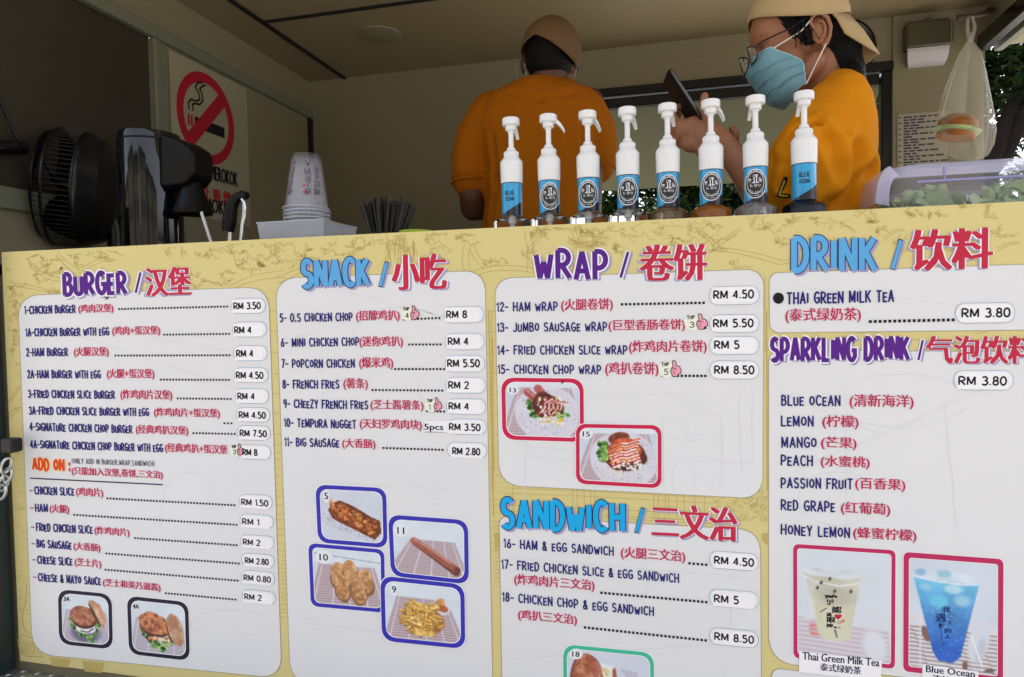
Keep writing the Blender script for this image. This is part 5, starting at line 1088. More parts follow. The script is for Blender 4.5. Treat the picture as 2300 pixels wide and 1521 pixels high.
# fan
fy = .40; fc = P(162, 425, fy); fr = .178
fan = empty('fan', (fc.x, fy, ZT), 'round black desk fan turned to the left, at the left end of the counter', 'fan')
ax = Vector((-.80, -.52, .10)).normalized(); Q = ax.to_track_quat('Z', 'Y').to_matrix().to_4x4(); MT = Matrix.Translation(fc) @ Q
M_fan = mat('fan_black_plastic', (13, 14, 17), rough=.3, spec=.55, var=.05)
g = Geo(); g.lathe([(fr*.2, -.135), (fr*.55, -.125), (fr*.86, -.10), (fr*.97, -.055), (fr, -.05), (fr, -.038), (fr*.96, -.038), (fr*.5, -.1)], 56, M=MT); g.build('rear_shell', M_fan, fan)
g = Geo()
for (rr, zz, w) in ((fr, -.04, .004), (fr*1.005, .035, .005), (fr*.93, .062, .003), (fr*.7, .078, .002), (fr*.48, .086, .002)):
    g.tube([MT @ Vector((rr*math.cos(t), rr*math.sin(t), zz)) for t in np.linspace(0, 2*PI, 49)[:-1]], w, 6, closed=True)
g.build('cage_rings', M_fan, fan)
for k in range(72):
    a = 2*PI*k/72; c_, s_ = math.cos(a), math.sin(a); tw = .5
    pts = [(fr, -.04, 0), (fr*1.0, .03, 0), (fr*.94, .06, .03), (fr*.7, .078, .16), (fr*.45, .087, .32), (fr*.24, .09, .5)]
    g = Geo(); g.tube([MT @ Vector((r*math.cos(a+t), r*math.sin(a+t), z)) for r, z, t in pts], .0013, 5); g.build('cage_wire', M_fan, fan)
g = Geo(); g.lathe([(.0001, .1), (.03, .099), (.042, .094), (.044, .082), (.0001, .08)], 32, M=MT); g.build('front_cap', M_fan, fan)
for k in range(5):
    a = 2*PI*k/5; g = Geo(); vs = []; fs = []
    for i_ in range(7):
        for j in range(5):
            r = fr*(.2+.68*i_/6); t = a+(-.38+.76*j/4)*(.7+.5*math.sin(PI*i_/7)); z = .012+.035*(j/4-.5)*2; vs.append(MT @ Vector((r*math.cos(t), r*math.sin(t), z)))
    fs = [(i_*5+j, i_*5+j+1, (i_+1)*5+j+1, (i_+1)*5+j) for i_ in range(6) for j in range(4)]; g.add(vs, fs, True); g.build('blade', M_mblack, fan)
g = Geo(); g.lathe([(.0001, .04), (.035, .036), (.038, -.03), (.0001, -.04)], 28, M=MT); g.build('hub', M_mblack, fan)
g = Geo(); q = fc-ax*.085; g.tube([q, (q.x+.02, q.y+.02, fc.z-.13), (q.x+.02, q.y+.02, ZT+.02)], [.03, .022, .024], 14); g.lathe([(.0001, ZT+.02), (.07, ZT+.018), (.085, ZT+.006), (.085, ZT+.001), (.0001, ZT+.001)], 36, c=(q.x+.02, q.y+.02, 0)); g.build('stand', M_fan, fan)

# lever tap right of the dispenser
ty = .2; tap = empty('lever_tap', (P(530, 520, ty).x, ty, ZT), 'small chrome tap with a thick black lever handle, right of the dispenser', 'tap')
g = Geo(); g.tube([P(x, y, ty) for x, y in [(512, 520), (515, 500), (517, 480), (521, 462), (530, 446), (545, 438), (555, 440)]], [.015, .018, .017, .015, .013, .012, .010], 14); g.build('handle', M_mblack, tap)
M_chrome = mat('chrome', (220, 222, 226), rough=.08, metal=1.0, var=.02)
g = Geo(); g.tube([P(x, y, ty-.012) for x, y in [(541, 546), (544, 510), (549, 478), (549, 455), (543, 447)]], [.005, .0055, .0055, .005, .004], 12); g.tube([P(516, 545, ty-.01), P(517, 522, ty-.01)], .006, 10); g.build('chrome_bar', M_chrome, tap)
g = Geo(); q = P(524, 547, ty-.01); g.lathe([(.016, ZT+.001), (.017, q.z), (.014, q.z+.004), (.0001, q.z+.005)], 28, c=(q.x, ty, 0)); g.build('chrome_base', M_chrome, tap)

# lettuce box at the right end
M_lid = mat('lavender_plastic', (206, 206, 238), rough=.18, alpha=.58, var=.03)
M_boxw = mat('box_clear_wall', (206, 210, 232), rough=.12, alpha=.17, var=.02)
ly0 = .08; X0 = P(1966, 440, ly0).x; X1 = P(2300, 400, ly0).x+.16; zl = P(2050, 385, ly0).z
cb_ = empty('lettuce_box', ((X0+X1)/2, .22, ZT), 'clear lavender plastic box full of lettuce at the right end of the counter', 'plastic box')
def rrect(x0, x1, y0, y1, r, z, n=5):
    o = []
    for (cx, cy, a0) in ((x1-r, y1-r, 0), (x0+r, y1-r, 90), (x0+r, y0+r, 180), (x1-r, y0+r, 270)):
        for t in np.linspace(a0, a0+90, n): o.append((cx+r*math.cos(R_(t)), cy+r*math.sin(R_(t)), z))
    return o
def loftr(g, rings, cap0=False, cap1=False):
    n = len(rings[0]); vs = [p for r in rings for p in r]; fs = [(a*n+k, a*n+(k+1) % n, (a+1)*n+(k+1) % n, (a+1)*n+k) for a in range(len(rings)-1) for k in range(n)]
    if cap0: fs.append(tuple(range(n))[::-1])
    if cap1: fs.append(tuple((len(rings)-1)*n+k for k in range(n)))
    g.add(vs, fs, True)
g = Geo(); bx0 = P(2018, 430, ly0).x
loftr(g, [rrect(bx0+.012, X1-.02, ly0+.03, .36, .03, ZT+.001), rrect(bx0, X1-.01, ly0+.015, .38, .035, zl-.004)], True); g.build('walls', M_boxw, cb_)
zt1 = P(2040, 372, ly0).z; zt2 = P(1975, 440, ly0).z
g = Geo(); loftr(g, [rrect(X0+.008, X1, ly0-.004, .40, .05, zt2-.012), rrect(X0+.006, X1, ly0, .40, .05, zt2+.004), rrect(bx0-.018, X1-.004, ly0+.004, .392, .045, zl-.006), rrect(bx0-.012, X1-.006, ly0+.004, .39, .045, zl+.006)]); ld = None
g2 = Geo(); loftr(g2, [rrect(bx0-.018, X1-.004, ly0+.002, .392, .045, zl-.010), rrect(bx0-.014, X1-.004, ly0+.002, .392, .045, zl+.004), rrect(bx0-.004, X1-.012, ly0+.010, .384, .04, zl+.014), rrect(bx0+.006, X1-.02, ly0+.018, .376, .035, zl+.016)], False, True); ld = g2.build('lid', M_lid, cb_)
g3 = Geo()
vs = [(X0, ly0-.004, zt2-.014), (X0+.03, ly0-.004, zt2-.016), (bx0-.004, ly0, zl+.004), (bx0-.02, ly0, zl+.004)]
arcp = [(X0+(bx0-.014-X0)*(1-math.cos(t)), zt2-.014+(zl+.012-zt2+.014)*math.sin(t)) for t in np.linspace(0, PI/2, 9)]
n = len(arcp); g3.add([(x, ly0-.001, z) for x, z in arcp]+[(x+.024*(1-.4*k/n), ly0-.001, z-.006-.016*k/n) for k, (x, z) in enumerate(arcp)]+[(x, .38, z) for x, z in arcp], [(k, k+1, n+k+1, n+k) for k in range(n-1)]+[(k+1, k, 2*n+k, 2*n+k+1) for k in range(n-1)], True); g3.build('lid_flange', M_lid, ld)
g4 = Geo(); xm = P(2122, 380, ly0).x; g4.box(xm-.001, xm+.001, ly0-.001, ly0+.004, zl-.02, zl+.006); g4.box(X0+.07, X1, ly0-.002, ly0+.002, zl-.022, zl-.018); g4.build('lid_seam', mat('lavender_edge', (150, 148, 200), rough=.3), ld)
rs = random.Random(4); g = Geo()
for k in range(240):
    c = Vector((rs.uniform(bx0+.02, X1-.03), rs.uniform(ly0+.04, .34), rs.uniform(ZT+.01, zl-.05) + (.03*rs.random() if rs.random() < .5 else 0))); s_ = rs.uniform(.012, .03); Rm = Matrix.Rotation(rs.uniform(0, 6.28), 3, 'Z') @ Matrix.Rotation(rs.uniform(-1.2, 1.2), 3, 'X')
    vs = []
    for a in range(4):
        for b in range(4): vs.append(c+Rm @ Vector(((a-1.5)*s_*.6, (b-1.5)*s_*.5, s_*.35*math.sin(a*2+b*1.7+k))))
    g.add(vs, [(a*4+b, a*4+b+1, (a+1)*4+b+1, (a+1)*4+b) for a in range(3) for b in range(3)], True)
M_let = mat('lettuce', (204, 228, 178), rough=.5, var=.35, scale=26); g.build('lettuce', M_let, cb_, kind='stuff')

# ================================================================== FIXTURES ON THE PILLAR
pl = empty('emergency_light', P(2085, 95, YB-.03), 'grey metal box light with a white diffuser below, on the pillar', 'wall light')
def pq(px, py, Y): q = P(px, py, Y); return (q.x, q.z)
(lx0, lz1), (lx1, lz0) = pq(2034, 52, YB-.06), pq(2133, 102, YB-.06)
M_lbox = mat('light_box_grey', (92, 88, 72), rough=.35, metal=.5)
g = Geo(); g.box(lx0, lx1, YB-.075, YB-.0125, lz0, lz1, bev=.008); g.build('housing', M_lbox, pl)
g = Geo(); zz = pq(2080, 142, YB-.06)[1]; n = 8; vs = []
for k in range(n+1):
    t = PI/2*k/n; vs += [(lx0+.004+.02*(1-math.cos(t)), YB-.0135-.058*math.cos(t), lz0-.001-(lz0-zz)*math.sin(t)), (lx1-.004-.004*(1-math.cos(t)), YB-.0135-.058*math.cos(t), lz0-.001-(lz0-zz)*math.sin(t))]
g.add(vs, [(2*k, 2*k+1, 2*k+3, 2*k+2) for k in range(n)], True); g.build('diffuser', mat('diffuser_white', (186, 184, 190), rough=.35), pl)
g = Geo(); g.tube([(lx1-.01, YB-.08, lz1-.012), (lx1+.004, YB-.08, lz1-.02), (lx1+.006, YB-.08, lz0+.01)], .003, 6); g.build('wire_clip', M_lbox, pl); g = Geo(); g.box((lx0+lx1)/2-.012, (lx0+lx1)/2+.012, YB-.079, YB-.073, lz1-.012, lz1+.006); g.build('bracket', M_lbox, pl)
# printed price list taped to the pillar
nx0, nz1 = pq(2016, 258, YB-.0135); nx1, nz0 = pq(2128, 398, YB-.0135)
note = empty('price_list', ((nx0+nx1)/2, YB-.0135, nz0), 'creased white printed price list in a plastic sleeve taped low on the pillar', 'paper notice')
g = Geo(); g.box(nx0, nx1, YB-.0150, YB-.0135, nz0, nz1); g.build('sheet', mat('paper_grey', (168, 160, 142), rough=.3, coat=.4), note)
i = Ink(0, lambda p, k: (p[0], YB-.0154-.00001*k, p[1])); rr = random.Random(8); w_ = nx1-nx0; h_ = nz1-nz0
for k in range(22):
    z = nz1-h_*(.04+.043*k); x = nx0+.12*w_; long_ = (k % 2 == 0)
    if long_: i.poly([(nx0+.02*w_, z), (nx0+.07*w_, z), (nx0+.07*w_, z-.006), (nx0+.02*w_, z-.006)])
    end = nx0+w_*(rr.uniform(.72, .98) if long_ else rr.uniform(.24, .45))
    while x < end:
        ww = rr.uniform(.012, .034); i.poly([(x, z), (x+ww, z), (x+ww, z-.007), (x, z-.007)]); x += ww+.006
i.build('printed_lines', M_grey, note)
# hook and hanging bag with a burger inside
hk = empty('hook', P(2190, 45, YB-.1), 'rusty brown metal hook bar high on the pillar, holding a plastic bag', 'hook')
M_rust = mat('rusty_metal', (70, 46, 38), rough=.7, var=.3, scale=40)
HY = YB-.35
g = Geo(); g.tube([P(2150, 40, HY), P(2166, 38, HY), P(2192, 36, HY+.02), P(2212, 30, HY+.1)], [.010, .0085, .008, .010], 10); g.tube([P(2212, 30, HY+.1), P(2222, 24, HY+.2), P(2222, 22, YB-.02)], [.010, .014, .008], 10); g.build('bar', M_rust, hk)
bag = empty('carrier_bag', P(2180, 100, HY), 'thin translucent plastic bag with a burger bun inside, hanging from the rusty hook', 'plastic bag')
M_bag = mat('bag_film', (208, 208, 196), rough=.25, alpha=.3, var=.12, scale=6, bump=.3, bscale=9)
out = [(2178, 92, 6), (2180, 120, 24), (2176, 160, 38), (2170, 210, 52), (2168, 260, 62), (2168, 300, 64), (2172, 330, 54), (2182, 352, 34), (2190, 360, 8)]
vs = []; n = 28; rr = random.Random(2); ph = [rr.uniform(0, 6) for _ in range(4)]
sc_ = (P(2300, 200, HY).x-P(2100, 200, HY).x)/200
for j, (px, py, r) in enumerate(out):
    q = P(px, py, HY)
    for k in range(n):
        t = 2*PI*k/n; rr_ = r*sc_*(1+.10*math.sin(5*t+ph[0]+j*.5)+.05*math.sin(11*t+ph[1])); vs.append((q.x+rr_*math.cos(t), q.y+rr_*.75*math.sin(t), q.z))
g = Geo(); g.add(vs, [(j*n+k, j*n+(k+1) % n, (j+1)*n+(k+1) % n, (j+1)*n+k) for j in range(len(out)-1) for k in range(n)], True); g.build('film', M_bag, bag)
g = Geo(); g.tube([P(2176, 36, HY), P(2172, 60, HY), P(2178, 94, HY)], [.004, .006, .008], 8); g.tube([P(2184, 36, HY), P(2190, 62, HY), P(2180, 94, HY)], [.004, .006, .008], 8); g.build('handle', M_bag, bag)
q = P(2150, 288, HY); M_bun = mat('bun_brown', (178, 112, 58), rough=.6, var=.15)
bg_ = empty('burger', q, 'brown burger bun with lettuce inside the hanging plastic bag', 'burger')
T_ = Matrix.Translation(q) @ Matrix.Rotation(.2, 4, 'Y') @ Matrix.Scale(1.15, 4)
g = Geo(); g.lathe([(.055, -.012), (.060, 0), (.054, .022), (.036, .038), (.0001, .044)], 32, M=T_); g.lathe([(.0001, -.034), (.05, -.034), (.056, -.026), (.054, -.018), (.0001, -.018)], 32, M=T_); g.build('bun', M_bun, bg_)
g = Geo(); g.lathe([(.045, -.018), (.066, -.014), (.062, -.010), (.07, -.007), (.045, -.008)], 32, M=T_); g.build('lettuce_leaf', M_let, bg_)
# invented houses behind the camera, spaced so narrow sky gaps streak glossy reflections
M_plaster = mat('plaster_shophouse', (120, 112, 98), rough=.8, var=.1)
for (hx, hw, hh) in ((-26, 13, 8.5), (-13.2, 9.6, 9.5), (-4.6, 5.4, 8.5), (2.9, 7.4, 9.2), (11.4, 7.0, 8.6), (22, 12, 9)):
    hs_ = empty('backdrop', (hx, -17, 0), 'plain plastered shophouse added out of view to band the reflections', 'house', 'house blocks added for their reflections')
    g = Geo(); g.box(hx-hw/2, hx+hw/2, -22, -17, 0, hh); g.build('wall', M_plaster, hs_)
    g = Geo(); g.box(hx-hw/2-.3, hx+hw/2+.3, -22.3, -16.4, hh+.01, hh+.35, bev=.05); g.build('roof', M_rail, hs_)
    for k in range(int(hw/1.6)):
        g = Geo(); x = hx-hw/2+1.0+k*1.6; g.box(x-.4, x+.4, -16.998, -16.96, 3.6, 5.0 if hh > 5.5 else 4.6); g.build('window', M_tint, hs_)
# bracket lamp at the far left edge, outside the window line
br = empty('wiper_bracket', P(30, 330, -.0+XL*0+.05), 'black metal arm bracket fixed at the far left of the window', 'bracket')
g = Geo(); g.tube([PX(-30, 160, XL+.03), PX(48, 332, XL+.03)], .006, 8); g.build('arm', M_rubber, br)
g = Geo(); a = PX(-60, 330, XL+.03); b = PX(52, 332, XL+.03); g.tube([a, b], .02, 12); g.build('cylinder_body', M_blackm, br); g = Geo(); g.lathe([(.0001, -.01), (.014, -.01), (.014, .01), (.0001, .01)], 16, M=Matrix.Rotation(PI/2, 4, 'X'), c=PX(50, 330, XL+.045)); g.build('pivot_cap', M_blackm, br)

# ================================================================== PEOPLE
from mathutils.bvhtree import BVHTree
def remeshed(name, g, voxel, m, parent=None, smooth=6, fac=.5, disp=None, **kw):
    """fuse the collected volumes into one continuous skin"""
    me = bpy.data.meshes.new('tmp'); me.from_pydata(g.v, [], g.f); me.update(); o = bpy.data.objects.new('tmp', me); COL.objects.link(o)
    r = o.modifiers.new('r', 'REMESH'); r.mode = 'VOXEL'; r.voxel_size = voxel; r.use_smooth_shade = True
    if smooth: s_ = o.modifiers.new('s', 'SMOOTH'); s_.iterations = smooth; s_.factor = fac
    dg = bpy.context.evaluated_depsgraph_get(); nm = bpy.data.meshes.new_from_object(o.evaluated_get(dg)); bpy.data.objects.remove(o); bpy.data.meshes.remove(me)
    nm.name = name; nm.materials.clear(); nm.materials.append(m)
    if disp:
        n = len(nm.vertices); co = np.empty(n*3); no = np.empty(n*3); nm.vertices.foreach_get('co', co); nm.vertices.foreach_get('normal', no); co = co.reshape(-1, 3); no = no.reshape(-1, 3)
        co = co+no*disp(co)[:, None]; nm.vertices.foreach_set('co', co.ravel()); nm.update()
    nm.polygons.foreach_set('use_smooth', [True]*len(nm.polygons))
    return link(name, nm, parent, **kw)
def ball(g, c, r, M=None, seg=20):
    """ellipsoid; r may be a triple"""
    r = r if hasattr(r, '__len__') else (r, r, r); prof = [(math.sin(t), -math.cos(t)) for t in np.linspace(0.001, PI-.001, seg//2+1)]
    S = Matrix.Diagonal((r[0], r[1], r[2], 1)); MM = (M or Matrix()) @ S
    g.lathe(prof, seg, M=MM, c=c)
    # close poles
    return g
def limb(g, pts, seg=16):
    """tapered chain with round joints: pts = (point, radius)"""
    for (a, ra), (b, rb) in zip(pts[:-1], pts[1:]):
        a = Vector(a); b = Vector(b); n = 6
        g.tube([a+(b-a)*t for t in np.linspace(0, 1, n)], [ra+(rb-ra)*t for t in np.linspace(0, 1, n)], seg)
    for p, r in pts: ball(g, Vector(p), r, seg=14)
def slabs(g, secs, seg=28):
    """stack of elliptical sections: (centre, rx, ry, yaw)"""
    vs = []; n = len(secs)
    for c, rx, ry, yw in secs:
        for k in range(seg):
            t = 2*PI*k/seg; x = rx*math.copysign(abs(math.cos(t))**.85, math.cos(t)); y = ry*math.copysign(abs(math.sin(t))**.85, math.sin(t)); vs.append((c[0]+x*math.cos(yw)-y*math.sin(yw), c[1]+x*math.sin(yw)+y*math.cos(yw), c[2]))
    fs = [(a*seg+k, a*seg+(k+1) % seg, (a+1)*seg+(k+1) % seg, (a+1)*seg+k) for a in range(n-1) for k in range(seg)]+[tuple(range(seg))[::-1], tuple((n-1)*seg+k for k in range(seg))]
    g.add(vs, fs, True)
def folds(seed, amp=.004, lines=()):
    """soft cloth folds: smooth directional noise plus given creases (a, b, width, depth)"""
    r = np.random.RandomState(seed); W = [(r.randn(3)*np.array((16, 16, 7)), r.rand()*6.28, r.rand()*.6+.4) for _ in range(9)]
    def f(co):
        d = np.zeros(len(co))
        for w, ph, a in W: d += a*(.55*np.sin(co@w+ph+1.5*np.sin(co[:, 2]*9+ph))+.8*(.55-np.abs(np.sin(.8*(co@w)+ph*2+1.2*np.sin(co[:, 2]*13+ph)))))
        d = d*amp/3
        for a, b, wd, dp in lines:
            a = np.array(a); b = np.array(b); ab = b-a; t = np.clip(((co-a)@ab)/(ab@ab), 0, 1); dist = np.linalg.norm(co-a-t[:, None]*ab, axis=1); d += -dp*np.exp(-(dist/wd)**2)+dp*.7*np.exp(-((dist-wd*1.9)/wd)**2)
        return d
    return f
M_skin = mat('skin_tan', (148, 99, 71), rough=.5, var=.06, scale=14, bump=.04, bscale=160, sss=.08)
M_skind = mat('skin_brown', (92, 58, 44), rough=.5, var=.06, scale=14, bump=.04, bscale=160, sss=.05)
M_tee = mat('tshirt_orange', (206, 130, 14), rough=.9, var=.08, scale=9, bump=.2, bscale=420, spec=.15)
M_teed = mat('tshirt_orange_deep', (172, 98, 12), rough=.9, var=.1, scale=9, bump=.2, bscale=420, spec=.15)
M_cap = mat('cap_beige', (176, 152, 112), rough=.85, var=.06, bump=.12, bscale=300)
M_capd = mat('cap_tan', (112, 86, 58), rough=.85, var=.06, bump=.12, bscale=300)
M_hair = mat('hair_black', (10, 9, 9), rough=.6, var=.5, scale=60, bump=.7, bscale=120, spec=.25)
M_jeans = mat('trousers_dark', (34, 36, 44), rough=.85)
def V(px, py, Y): return P(px, py, Y)

# ---- man seen from behind
man = empty('person', (P(1215, 300, 1.05).x, 1.05, ZF), 'man in an orange T-shirt and beige cap seen from behind, facing the back wall', 'person')
MY = 1.05
g = Geo()
hc = V(1236, 140, MY)
ball(g, hc+Vector((0, .0, .02)), (.086, .105, .112)); ball(g, hc+Vector((0, .03, -.05)), (.072, .08, .075))
ball(g, hc+Vector((0, .11, -.02)), (.02, .02, .025))
limb(g, [(hc+Vector((0, -.01, -.05)), .066), (V(1233, 200, MY), .070)])
ls, rs_ = V(1092, 245, MY), V(1322, 232, MY)
limb(g, [(ls, .055), (V(1060, 330, MY), .054), (V(1062, 440, MY-.02), .050), (V(1062, 468, MY), .046), (V(1098, 470, MY+.12), .040), (V(1150, 452, MY+.30), .030)])
limb(g, [(rs_, .055), (V(1340, 330, MY+.02), .054), (V(1335, 392, MY+.06), .047), (V(1312, 400, MY+.18), .040), (V(1270, 420, MY+.30), .030)])
for (px, py, dy_) in ((1158, 448, .36), (1262, 416, .36)): ball(g, V(px, py, MY+dy_), (.04, .05, .02))
for s_, px in ((-1, 1172), (1, 1291)): ball(g, V(px+ (3 if s_ < 0 else -3), 148, MY+.01), (.010, .022, .034))
tz0 = 1.55
slabs(g, [((hc.x-.02, MY, z), rx, ry, 0) for z, rx, ry in [(1.50, .19, .12), (1.7, .19, .125), (1.95, .20, .12), (2.1, .17, .1)]])
for sx in (-1, 1): limb(g, [((hc.x-.02+sx*.09, MY, 1.55), .085), ((hc.x-.02+sx*.1, MY, 1.15), .062), ((hc.x-.02+sx*.1, MY, .80), .045)])
remeshed('body', g, .0065, M_skind, man, 5)
g = Geo()
slabs(g, [((P(1212, y, MY).x, MY, P(1212, y, MY).z), rx, ry, 0) for y, rx, ry in [(600, .222, .145), (520, .212, .14), (440, .205, .142), (360, .212, .14), (300, .222, .135), (250, .218, .125), (215, .185, .108), (195, .125, .088), (186, .09, .078)]])
limb(g, [(V(1105, 250, MY), .075), (V(1076, 300, MY), .082), (V(1064, 352, MY), .080), (V(1062, 408, MY-.01), .076)])
limb(g, [(V(1308, 240, MY), .075), (V(1332, 296, MY+.01), .080), (V(1338, 345, MY+.03), .076), (V(1336, 372, MY+.05), .072)])
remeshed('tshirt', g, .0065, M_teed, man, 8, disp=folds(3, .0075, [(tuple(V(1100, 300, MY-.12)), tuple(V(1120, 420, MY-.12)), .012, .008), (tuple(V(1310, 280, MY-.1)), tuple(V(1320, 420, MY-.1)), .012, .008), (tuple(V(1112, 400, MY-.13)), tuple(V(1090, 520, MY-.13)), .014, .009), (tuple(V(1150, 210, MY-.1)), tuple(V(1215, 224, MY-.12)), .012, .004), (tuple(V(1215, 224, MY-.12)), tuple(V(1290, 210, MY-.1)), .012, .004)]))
g = Geo(); slabs(g, [((P(1212, 600, MY).x, MY, z), rx, ry, 0) for z, rx, ry in [(1.62, .2, .135), (1.5, .205, .14), (1.40, .19, .13)]])
for sx in (-1, 1): limb(g, [((hc.x-.02+sx*.095, MY, 1.48), .105), ((hc.x-.02+sx*.1, MY, 1.12), .082), ((hc.x-.02+sx*.1, MY, .78), .070)])
remeshed('trousers', g, .012, M_jeans, man, 4)
for sx in (-1, 1): g = Geo(); ball(g, Vector((hc.x-.02+sx*.1, MY+.05, ZF+.045)), (.05, .13, .045)); g.build('shoe', M_rubber, man)
g = Geo(); ball(g, hc+Vector((0, .002, .024)), (.0905, .110, .116)); ball(g, hc+Vector((0, -.018, -.016)), (.082, .084, .050)); hr = remeshed('hair', g, .006, M_hair, man, 3)
# cap: dome cut by a slanting band, brim forward
def cap_shell(name, c, M, rad, cut, m, parent, thick=.003, arch=None):
    g = Geo(); vs = []; nu, nv = 48, 12
    for j in range(nv+1):
        for k in range(nu):
            t = 2*PI*k/nu; lo = cut(t); el = lo+(PI/2-lo)*j/nv
            vs.append(c+M @ Vector((rad[0]*math.cos(t)*math.cos(el), rad[1]*math.sin(t)*math.cos(el), rad[2]*math.sin(el))))
    fs = [(j*nu+k, j*nu+(k+1) % nu, (j+1)*nu+(k+1) % nu, (j+1)*nu+k) for j in range(nv) for k in range(nu)]
    g.add(vs, fs, True); o = g.build(name, m, parent); sol = o.modifiers.new('thick', 'SOLIDIFY'); sol.thickness = thick; sol.offset = 1; return o
cpo = cap_shell('cap', hc+Vector((.004, .0, .028)), Matrix.Rotation(R_(4), 3, 'Y'), (.104, .123, .122), lambda t: float(np.interp(math.cos(t), [-1, -.35, .2, 1], [.0, .22, -.02, -.42])), M_capd, man)
g = Geo(); vs = []; n = 17
for k in range(n):
    t = R_(20+140*k/(n-1)); a = Vector((.092*math.cos(t), .112*math.sin(t), 0)); b = Vector((.080*math.cos(t)*1.05, .112*math.sin(t)+.075*math.sin(t), -.012)); vs += [hc+Vector((.004, 0, .028))+a, hc+Vector((.004, 0, .026))+b]
g.add(vs, [(2*k, 2*k+1, 2*k+3, 2*k+2) for k in range(n-1)], True); o_ = g.build('brim', M_capd, cpo); sol = o_.modifiers.new('t', 'SOLIDIFY'); sol.thickness = .003
g = Geo(); g.tube([hc+Vector((.090, -.012, .0)), hc+Vector((.092, .012, -.028)), hc+Vector((.078, .04, -.05)), hc+Vector((.06, .075, -.06))], .0016, 6); g.tube([hc+Vector((-.090, -.012, .0)), hc+Vector((-.092, .012, -.028)), hc+Vector((-.078, .04, -.05)), hc+Vector((-.06, .075, -.06))], .0016, 6)
M_loop = mat('mask_loop_white', (214, 206, 198), rough=.7); g.build('mask_loop', M_loop, man, kind='stuff')

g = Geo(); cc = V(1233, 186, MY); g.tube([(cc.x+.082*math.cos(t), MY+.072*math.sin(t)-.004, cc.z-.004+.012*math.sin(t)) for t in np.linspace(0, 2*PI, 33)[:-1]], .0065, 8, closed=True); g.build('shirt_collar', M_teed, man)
for (c_, r_, tl_) in ((V(1062, 409, MY-.01), .079, .05), (V(1336, 374, MY+.05), .075, -.1)):
    for dz in (0, .018):
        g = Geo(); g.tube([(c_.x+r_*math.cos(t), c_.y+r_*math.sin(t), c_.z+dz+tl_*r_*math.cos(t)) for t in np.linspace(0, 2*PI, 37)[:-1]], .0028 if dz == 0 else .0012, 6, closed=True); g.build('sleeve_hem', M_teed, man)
# ---- woman in profile, looking down at a phone
WY = .30
wom = empty('person', (P(1860, 300, WY).x, WY+.07, ZF), 'woman in profile with orange T-shirt, backward beige cap, glasses and blue mask, holding a phone', 'person')
HS = 1.0
ear = V(1836, 76, WY)
yaw, pit = R_(11), R_(-15)
F = Vector((-math.cos(yaw)*math.cos(pit), -math.sin(yaw)*math.cos(pit), math.sin(pit))).normalized()
S_ = Vector((math.sin(yaw), -math.cos(yaw), 0)).normalized()
U_ = S_.cross(F).normalized()
if U_.z < 0: U_ = -U_
HO = ear-S_*.072*HS
def L(f, s, u): return HO+(F*f+S_*s+U_*u)*HS
RM = Matrix((F, S_, U_)).transposed()     # local (f,s,u) -> world
RM4 = RM.to_4x4()
g = Geo()
ball(g, L(.012, 0, .062), (.094*HS, .074*HS, .090*HS), RM4); ball(g, L(.062, 0, .045), (.052*HS, .062*HS, .064*HS), RM4)
ball(g, L(.060, 0, -.02), (.052*HS, .060*HS, .070*HS), RM4); ball(g, L(.052, 0, -.078), (.046*HS, .048*HS, .036*HS), RM4); ball(g, L(.084, 0, -.098), (.018*HS, .022*HS, .018*HS), RM4)
for s_ in (-1, 1):
    ball(g, L(.078, s_*.040, -.022), (.022*HS, .024*HS, .028*HS), RM4)         # cheek
    ball(g, L(.100, s_*.030, .030), (.014*HS, .026*HS, .009*HS), RM4)         # brow ridge
    ball(g, L(.092, s_*.031, .010), (.013*HS, .016*HS, .010*HS), RM4)         # eyelid
    limb(g, [(L(.008, s_*.050, -.052), .024), (L(.06, s_*.034, -.084), .022)])
limb(g, [(L(.106, 0, .018), .009), (L(.118, 0, -.012), .011), (L(.122, 0, -.026), .013)])
for s_ in (-1, 1): ball(g, L(.114, s_*.010, -.030), (.009, .008, .008))
ball(g, L(.104, 0, -.052), (.010, .024, .008), RM4); ball(g, L(.102, 0, -.064), (.010, .022, .008), RM4)
# neck and shoulders under the shirt
nk0, nk1 = L(-.012, -.0, -.05), V(1868, 215, WY+.085)
limb(g, [(nk0, .060), (L(-.03, 0, -.10), .058), (nk1, .066)])
# arms: near arm folded up to the phone
sh_n, el_n, wr_n = V(1868, 262, WY-.02), V(1772, 520, WY-.04), V(1648, 350, WY-.03)
limb(g, [(sh_n, .052), (V(1812, 400, WY-.06), .049), (el_n, .043), (V(1716, 452, WY-.04), .040), (V(1672, 388, WY-.035), .031), (V(1640, 342, WY-.03), .0275)])
sh_f, el_f, wr_f = V(1850, 262, WY+.22), V(1778, 500, WY+.24), V(1668, 372, WY+.10)
limb(g, [(sh_f, .050), (el_f, .041), (V(1715, 430, WY+.17), .036), (V(1655, 372, WY+.075), .026)])
slabs(g, [((P(1868, 300, WY).x, WY+.09, z), rx, ry, 0) for z, rx, ry in [(1.45, .11, .15), (1.65, .1, .15), (1.82, .09, .13)]])
for sy in (-1, 1): limb(g, [((P(1868, 300, WY).x, WY+.09+sy*.08, 1.5), .085), ((P(1868, 300, WY).x, WY+.09+sy*.08, 1.1), .06), ((P(1868, 300, WY).x, WY+.09+sy*.08, .78), .042)])
